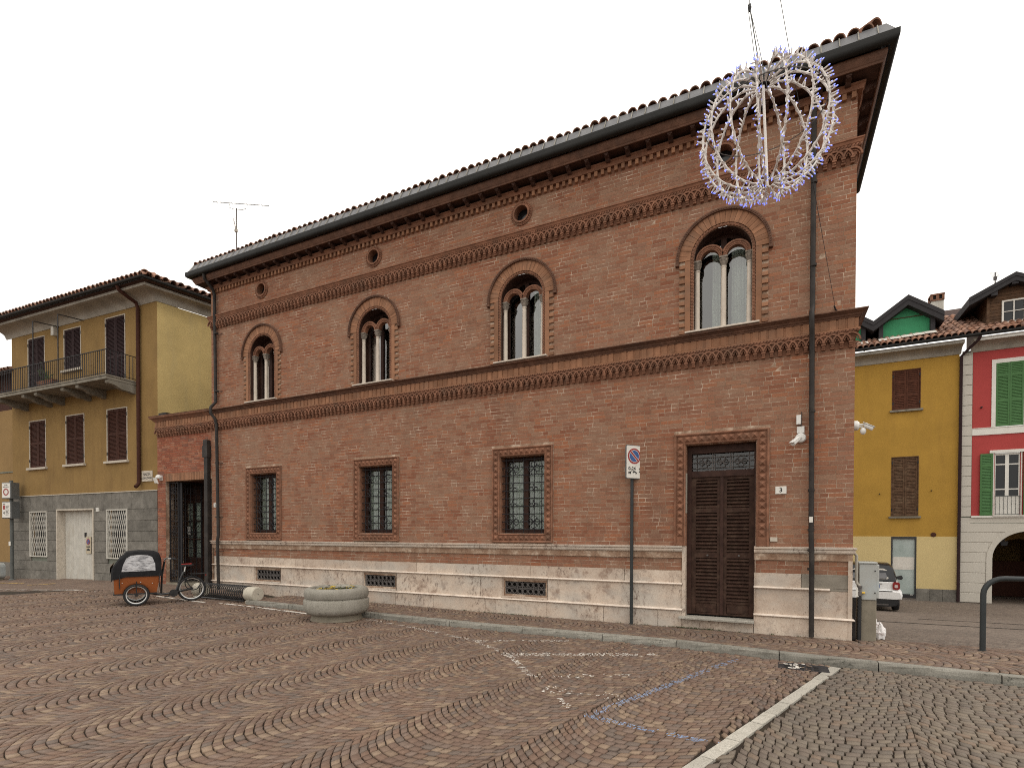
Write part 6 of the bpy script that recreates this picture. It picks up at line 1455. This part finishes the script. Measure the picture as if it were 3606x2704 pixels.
# ================================================================== small white car seen from behind
car = thing('small_car', 'small white two seat car with a black tail seen from behind in the side street', 'car', (1.72,10.78,-.8), R(-4))
def loft(name, secs, mat, parent, n=None, smooth=True):
    """secs: (y, [(x,z) half outline from bottom centre to top centre])"""
    mb = MB(); rows_ = []
    for y, h in secs:
        full = [(x,y,z) for x, z in h] + [(-x,y,z) for x, z in h[::-1]]; rows_.append(full)
    m = len(rows_[0]); mb.add([p for r_ in rows_ for p in r_], [(i*m+j, i*m+(j+1)%m, (i+1)*m+(j+1)%m, (i+1)*m+j) for i in range(len(rows_)-1) for j in range(m)])
    mb.poly(rows_[0][::-1]); mb.poly(rows_[-1]); return mb.build(name, mat, parent, smooth=smooth)
body = [(-.0,[(0,.42),(.62,.42),(.74,.47),(.77,.60),(.74,.80),(.70,.92),(0,.93)]), (.08,[(0,.36),(.68,.36),(.80,.44),(.825,.60),(.79,.82),(.74,.955),(0,.965)]), (.35,[(0,.25),(.70,.25),(.82,.40),(.835,.60),(.80,.85),(.76,.97),(0,.98)]),
        (1.3,[(0,.2),(.7,.2),(.82,.36),(.83,.6),(.80,.85),(.77,.95),(0,.97)]), (2.2,[(0,.2),(.7,.2),(.82,.36),(.83,.6),(.78,.8),(.70,.86),(0,.9)]), (2.65,[(0,.3),(.6,.3),(.72,.4),(.74,.55),(.66,.68),(.6,.72),(0,.75)])]
cb = loft('body', body, M['car_white'], car)
cab_ = [(.03,[(0,.92),(.60,.92),(.70,.935),(.71,.95),(.70,.96),(.5,.97),(0,.97)]), (.12,[(0,.92),(.68,.92),(.72,1.0),(.70,1.12),(.64,1.22),(.5,1.26),(0,1.27)]), (.24,[(0,.92),(.70,.92),(.74,1.0),(.70,1.2),(.64,1.38),(.52,1.45),(0,1.47)]), (.45,[(0,.92),(.72,.92),(.75,1.0),(.71,1.2),(.64,1.42),(.55,1.51),(0,1.54)]),
        (1.2,[(0,.92),(.72,.92),(.75,1.0),(.71,1.2),(.64,1.44),(.55,1.52),(0,1.55)]), (1.75,[(0,.9),(.7,.9),(.73,.98),(.68,1.15),(.6,1.3),(.5,1.36),(0,1.39)]), (2.2,[(0,.85),(.6,.85),(.66,.86),(.6,.87),(.55,.88),(.4,.89),(0,.9)])]
loft('cabin', cab_, M['car_glass'], car)
b = MB().prism([(-.48,.055,1.02),(.48,.055,1.02),(.52,.075,1.07),(.47,.155,1.30),(.38,.175,1.35),(-.38,.175,1.35),(-.47,.155,1.30),(-.52,.075,1.07)], (0,-.012,.004)); b.build('window_frame', M['white_dirty'], car)
MB().poly([(-.44,.034,1.045),(.44,.034,1.045),(.47,.052,1.08),(.42,.132,1.28),(.35,.150,1.32),(-.35,.150,1.32),(-.42,.132,1.28),(-.47,.052,1.08)]).build('rear_window', M['zinc'], car)
bp = [(-.10,[(0,.40),(.70,.40),(.80,.42),(.82,.52),(.78,.62),(.5,.64),(0,.64)]), (-.02,[(0,.36),(.74,.36),(.85,.40),(.87,.52),(.84,.66),(.6,.68),(0,.68)]), (.25,[(0,.34),(.74,.34),(.85,.36),(.865,.52),(.84,.68),(.6,.7),(0,.7)]), (.5,[(0,.34),(.74,.34),(.82,.36),(.83,.52),(.82,.66),(.6,.7),(0,.7)])]
loft('bumper', bp, M['car_white'], car)
loft('valance', [(-.09,[(0,.16),(.55,.16),(.70,.20),(.76,.30),(.76,.395),(.4,.40),(0,.40)]), (.4,[(0,.16),(.55,.16),(.70,.20),(.78,.30),(.78,.395),(.4,.40),(0,.40)])], M['black'], car)
b = MB(); b.box(-.6,.6,-.104,-.09,.635,.66); b.build('tailgate_gap', M['dark'], car)
MB().box(-.5,.5,-.10,-.07,.20,.24).build('exhaust_trim', M['iron_grey'], car)
for s_ in (-1,1):
    MB().prism(rrect(s_*.70-.095,s_*.70+.095,.70,.94,.06,-.045), (0,.12,0)).build('taillight', M['lamp_red'], car); MB().prism(rrect(s_*.70-.045,s_*.70+.045,.76,.86,.03,-.052), (0,.02,0)).build('reversing_light', M['lamp_clear'], car)
    MB().prism([(s_*.80,.9,.98),(s_*.80,.9,1.06),(s_*.94,.92,1.10),(s_*.98,.92,1.02),(s_*.93,.92,.95)], (0,.10,0)).build('mirror', M['black'], car)
    for y in (.38, 2.2): 
        wl = MB().lathe([(0,-.09),(.26,-.09),(.29,-.06),(.295,0),(.29,.06),(.26,.09),(0,.09)], (s_*.72,y,.295), 24, axis='x'); wl.build('wheel', M['black'], car)
pl_ = MB().box(-.27,.27,-.03,-.006,.735,.855).build('number_plate', M['plate_white'], car); MB().box(.22,.268,-.033,-.0305,.738,.852).build('blue_band', M['sign_blue'], pl_); obj('lettering', text_mesh('BW', .095, M['ink']), pl_, (.12,-.0325,.795), (R(90),0,0))
MB().box(-.33,.33,-.02,-.0,.865,.885).build('plate_trim', M['iron_grey'], car)

# ================================================================== sign post and bin at the far left
sp_ = thing('traffic_sign_post', 'grey post with two boxed traffic signs in front of the ochre house', 'sign', (-25.6,-.60,zp(-25.6)), R(14))
MB().tube([(0,0,0),(0,0,3.58)], .055, 10).build('post', M['grey_metal'], sp_, smooth=True); MB().lathe([(0,0),(.11,0),(.11,.03),(.06,.06)], (0,0,0), 12).build('foot', M['grey_metal'], sp_)
for za, zb, nm in ((2.92,3.50,'upper_sign'),(2.22,2.82,'lower_sign')):
    b = MB(); b.cbox(-.22,.20,-.16,.12,za,zb,.02); so_ = b.build('sign_box', M['sign_back'], sp_); MB().box(-.19,.17,-.164,-.158,za+.03,zb-.03).build('face', M['sign_face'], so_)
    if za > 2.9:
        b = MB(); b.ring((-.01,za+.24), .085, .125, -.168, -.163, 0, 6.2832, 24); b.build('red_ring', M['sign_red'], so_)
        obj('lettering', text_mesh('ZONA', .05, M['ink']), so_, (-.01,-.165,zb-.10), (R(90),0,0)); obj('lettering', text_mesh('TRAFFICO LIMITATO', .032, M['ink']), so_, (-.01,-.165,zb-.165), (R(90),0,0))
    else:
        MB().box(-.15,-.06,-.168,-.163,zb-.28,zb-.13).build('red_symbol', M['sign_red'], so_)
        b = MB(); b.poly([(-.15,-.166,zb-.40),(-.08,-.166,zb-.34),(-.08,-.166,zb-.46)]); b.box(-.15,-.05,-.167,-.163,zb-.10,zb-.08)
        for q in range(8): b.box(-.03,.13-.03*(q % 3),-.167,-.163,zb-.16-q*.045,zb-.145-q*.045)
        b.build('print', M['ink'], so_)
MB().box(-.04,.04,-.075,-.06,1.25,1.40).build('sticker', M['sign_face'], sp_)
bn = thing('litter_bin', 'pale grey rounded box with a dark slot at the foot of the sign post', 'bin', (-26.35,-.75,zp(-26.3)), R(10))
MB().prism(rrect(-.20,.22,.06,.62,.12,-.20), (0,.34,0)).build('body', M['cab_grey'], bn); MB().box(-.19,.215,-.206,-.19,.33,.37).build('slot', M['dark'], bn); MB().box(-.15,.15,-.15,.1,0,.07).build('foot', M['pedestal'], bn)

# ================================================================== things fixed to walls
c1 = thing('security_camera', 'white security camera with junction boxes on the front wall left of the downpipe', 'camera', (-.74,0,3.2))
MB().cbox(-.055,.012,-.06,0,.215,.365,.006).build('junction_box', M['plastic_white'], c1); MB().box(.014,.020,-.03,0,.1,.42).build('cable', M['iron'], c1)
MB().cbox(-.045,.062,-.035,0,.075,.185,.006).build('mount_box', M['plastic_white'], c1); MB().lathe([(0,-.06),(.06,-.06),(.075,-.045),(.08,-.01),(.08,0)], (.01,0,.0), 20, axis='y').build('base_disc', M['plastic_white'], c1, smooth=True)
MB().tube([(.01,-.06,.0),(-.01,-.10,-.01),(-.03,-.13,-.03),(-.11,-.22,-.115)], [.018,.02,.036,.038], 12).build('camera_body', M['plastic_white'], c1); MB().bar((-.02,-.115,.01),(-.13,-.25,-.10),.085,.008).build('sun_shield', M['plastic_white'], c1)
c2 = thing('security_camera', 'pair of white security cameras on one arm sticking out past the palazzo corner', 'camera', (.0,.10,3.3))
MB().lathe([(0,.0),(.075,.0),(.075,.05),(.055,.075),(0,.08)], (0,0,.05), 18, axis='x').build('base_disc', M['plastic_white'], c2, smooth=True); MB().tube([(.07,0,.06),(.15,-.02,.06),(.19,-.03,.045)], .016, 8).build('arm', M['plastic_white'], c2); MB().tube([(.07,0,.03),(.12,-.02,.02)], .014, 8).build('arm', M['plastic_white'], c2)
MB().tube([(.15,-.02,.05),(.25,-.05,-.02)], .036, 12).build('camera_body', M['plastic_white'], c2); MB().bar((.13,-.02,.09),(.27,-.06,.005),.085,.008).build('sun_shield', M['plastic_white'], c2)
blob('dome_camera', M['plastic_white'], c2, (.125,-.03,-.045), .042, .042, .055, 2, amp=.02)
c3 = thing('security_camera', 'white dome camera with a floodlight on the pier left of the gate', 'camera', (-15.38-2.24*math.cos(R(2)),-2.24*math.sin(R(2)),3.28), R(2))
blob('dome', M['plastic_white'], c3, (.02,-.09,.03), .085, .085, .085, 3, amp=.01); MB().prism([(-.10,-.20,.02),(-.0,-.20,.02),(.03,-.16,-.14),(-.07,-.16,-.14)], (.02,.05,-.02)).build('flood', M['white'], c3); MB().box(-.02,.06,-.05,0,-.05,.10).build('bracket', M['plastic_white'], c3)
h3 = thing('house_number_plate', 'grey plate with the black number 3 right of the louvred door', 'sign', (-1.008,0,2.372)); MB().cbox(-.082,.082,-.02,0,-.062,.062,.005).build('plate', M['sign_face'], h3); obj('numeral', text_mesh('3', .095, M['ink']), h3, (0,-.0215,0), (R(90),0,0))
h2 = thing('house_number_plate', 'pale plate with the black number 2 at the palazzo end beside the gate', 'sign', (-15.22,0,2.44)); MB().cbox(-.075,.075,-.02,0,-.06,.06,.005).build('plate', M['sign_face'], h2); obj('numeral', text_mesh('2', .095, M['ink']), h2, (0,-.0215,0), (R(90),0,0))
bl = thing('doorbell_plate', 'small blank beige plate low on the wall right of the louvred door', 'plate', (-1.108,0,1.567)); MB().cbox(-.055,.055,-.022,0,-.035,.035,.004).build('plate', M['sill'], bl)
# antennas
an = thing('tv_antenna', 'tall two array aerial on the left end of the palazzo roof', 'antenna', (-14.572,.2,9.15))
MB().tube([(0,0,0),(0,0,1.53)], .016, 6).build('mast', M['iron_grey'], an)
b = MB(); A, B = Vector((-.45,-.37,1.62)), Vector((.79,.43,1.62)); b.tube([A,B], .010, 6); d = (B-A).normalized(); nn = Vector((-d.y,d.x,0))
for k in range(16): c_ = A + (B-A)*(k/15); L = .07+.005*(15-k); b.tube([c_-nn*L, c_+nn*L], .004, 4)
b.tube([A+(B-A)*.28, A+(B-A)*.28+Vector((0,0,-.12)), A+(B-A)*.36+Vector((0,0,-.16)), A+(B-A)*.52+Vector((0,0,-.16)), A+(B-A)*.58+Vector((0,0,-.12)), A+(B-A)*.58], .008, 5)
for s_ in (-1,1): b.tube([A, A+nn*.02*s_+Vector((-.03,-.02,.14*s_))], .004, 4)
b.build('yagi_array', M['iron_grey'], an)
b = MB(); A, B = Vector((-.02,.0,.93)), Vector((.22,-.25,1.05)); b.tube([A,B],.009,6)
for k in range(8): c_ = A+(B-A)*(k/7); b.tube([c_-Vector((.03,.05,.05)), c_+Vector((.03,.05,.05))], .004, 4)
b.box(-.05,.02,-.03,.03,.88,.95); b.build('small_array', M['white_dirty'], an)
a2 = thing('tv_antenna', 'thin aerial mast on the roof of the red house', 'antenna', (OX+1.40,OY+1.5,OZ+Z(10.4)), R(-1))
MB().tube([(0,0,0),(0,0,1.15)], .02, 6).build('mast', M['iron_grey'], a2); b = MB(); b.box(-.05,.05,-.03,.03,.86,.98)
for k in range(7): b.tube([(-.12,-.1+k*.05,.93+.05*k),(.12,-.1+k*.05,.93+.05*k)], .006, 4)
b.build('array', M['iron_grey'], a2)

# ================================================================== hanging ball of lights
BC = Vector((-1.205,-5.040,4.835)); ball = thing('light_ball', 'large hanging wire ball covered in small blue white bulbs', 'light decoration', tuple(BC))
ax = Vector((-.045,-.01,1)).normalized(); q0 = ax.to_track_quat('Z','Y')
RB = .462
def ribpt(phi, t, r=RB):   # t 0..1 from bottom pole to top, the ends curl inwards
    th = math.pi*t; rr_ = r*(math.sin(th)**.80)*1.01; z = -r*.92*math.cos(th)
    if t > .88: z -= (t-.88)**2*12*r; 
    if t < .08: z += (.08-t)**2*14*r
    return q0 @ Vector((rr_*math.cos(phi), rr_*math.sin(phi), z))
tips = []
stem = MB().tube([(0,0,0),(0,0,.043)], .0056, 5); stem.lathe([(0,.056),(.0036,.053),(.0046,.046),(.0044,.043)], (0,0,0), 6, mi=1)
bulb_me = stem.mesh('bulb', [M['tube_white'], M['led']])
for k in range(15):
    phi = 2*math.pi*k/15 + .1
    MB().tube([ribpt(phi, .02+.96*i/26) for i in range(27)], .0076, 7).build('rib', M['tube_white'], ball, smooth=True)
    cw = MB(); P = []
    for i in range(60):
        t = .03+.94*i/59; p = ribpt(phi, t); nrm = p.normalized(); side = nrm.cross(ax).normalized(); P.append(p + nrm*.010*math.cos(i*1.1) + side*.012*math.sin(i*1.1))
    cw.tube(P, .0030, 4); cw.build('wound_cable', M['tube_white'], ball)
    for i in range(44):
        t = (i+rng.uniform(.1,.9))/44; p = ribpt(phi, .03+.94*t); nrm = p.normalized(); d = (nrm + Vector((rng.uniform(-.8,.8),rng.uniform(-.8,.8),rng.uniform(-.7,.7)))).normalized(); tips.append((p, d))
tips.sort(key=lambda q: (BC+q[0]-Vector(CAM)).length)
rb_ = MB(); rbl = MB()
for i, (p, d) in enumerate(tips):
    qr = d.to_track_quat('Z','Y')
    if i < 290: obj('bulb', bulb_me, ball, tuple(p), tuple(qr.to_euler()))
    else: rb_.add([tuple(p + qr @ Vector(v)) for v in stem.v], stem.f); rb_.m[-len(stem.m):] = stem.m
rb_.build('more_bulbs', [M['tube_white'], M['led']], ball, stuff=True)
MB().tube([q0 @ Vector((0,0,-.43)), q0 @ Vector((0,0,.37))], .010, 8).build('centre_pole', M['tube_white'], ball)
MB().tube([q0 @ Vector((.44*math.cos(R(12*i)), .44*math.sin(R(12*i)), .13)) for i in range(30)], .004, 5, closed=True).build('hoop', M['iron_grey'], ball)
hg = MB(); top = q0 @ Vector((0,0,.33)); N_ = Vector((-1.36,-5.10,7.4)) - BC; K = Vector((-1.322,-5.078,5.83)) - BC
hg.tube([top, K], .0045, 5); hg.tube([top+Vector((.03,0,0)), (top+K)/2+Vector((.02,0,0)), K], .0028, 5); hg.tube([top+Vector((-.03,0,.0)), K+Vector((-.012,0,0)), N_], .003, 5); hg.tube([K, N_], .0035, 5); hg.build('hanging_cable', M['grey_metal'], ball)
MB().tube([K+Vector((0,0,-.03)), K, K+Vector((0,0,.03))], [.008,.014,.008], 8).build('connector', M['black'], ball)
cbw = thing('stay_wire', 'thin steel wire from the light ball cable down to a wall anchor by the corner', 'wire', (-.268,-.03,5.17))
MB().tube([(0,0,0), tuple(Vector((-1.36,-5.10,7.4)) - Vector((-.268,-.03,5.17)))], .0035, 5).build('wire', M['iron'], cbw); MB().tube([(.03,.04,-.03),(0,0,0),(-.02,-.02,.05)], .012, 6).build('anchor', M['iron'], cbw)
for o in list(S.objects):
    if o.type == 'EMPTY': o.empty_display_size = .1
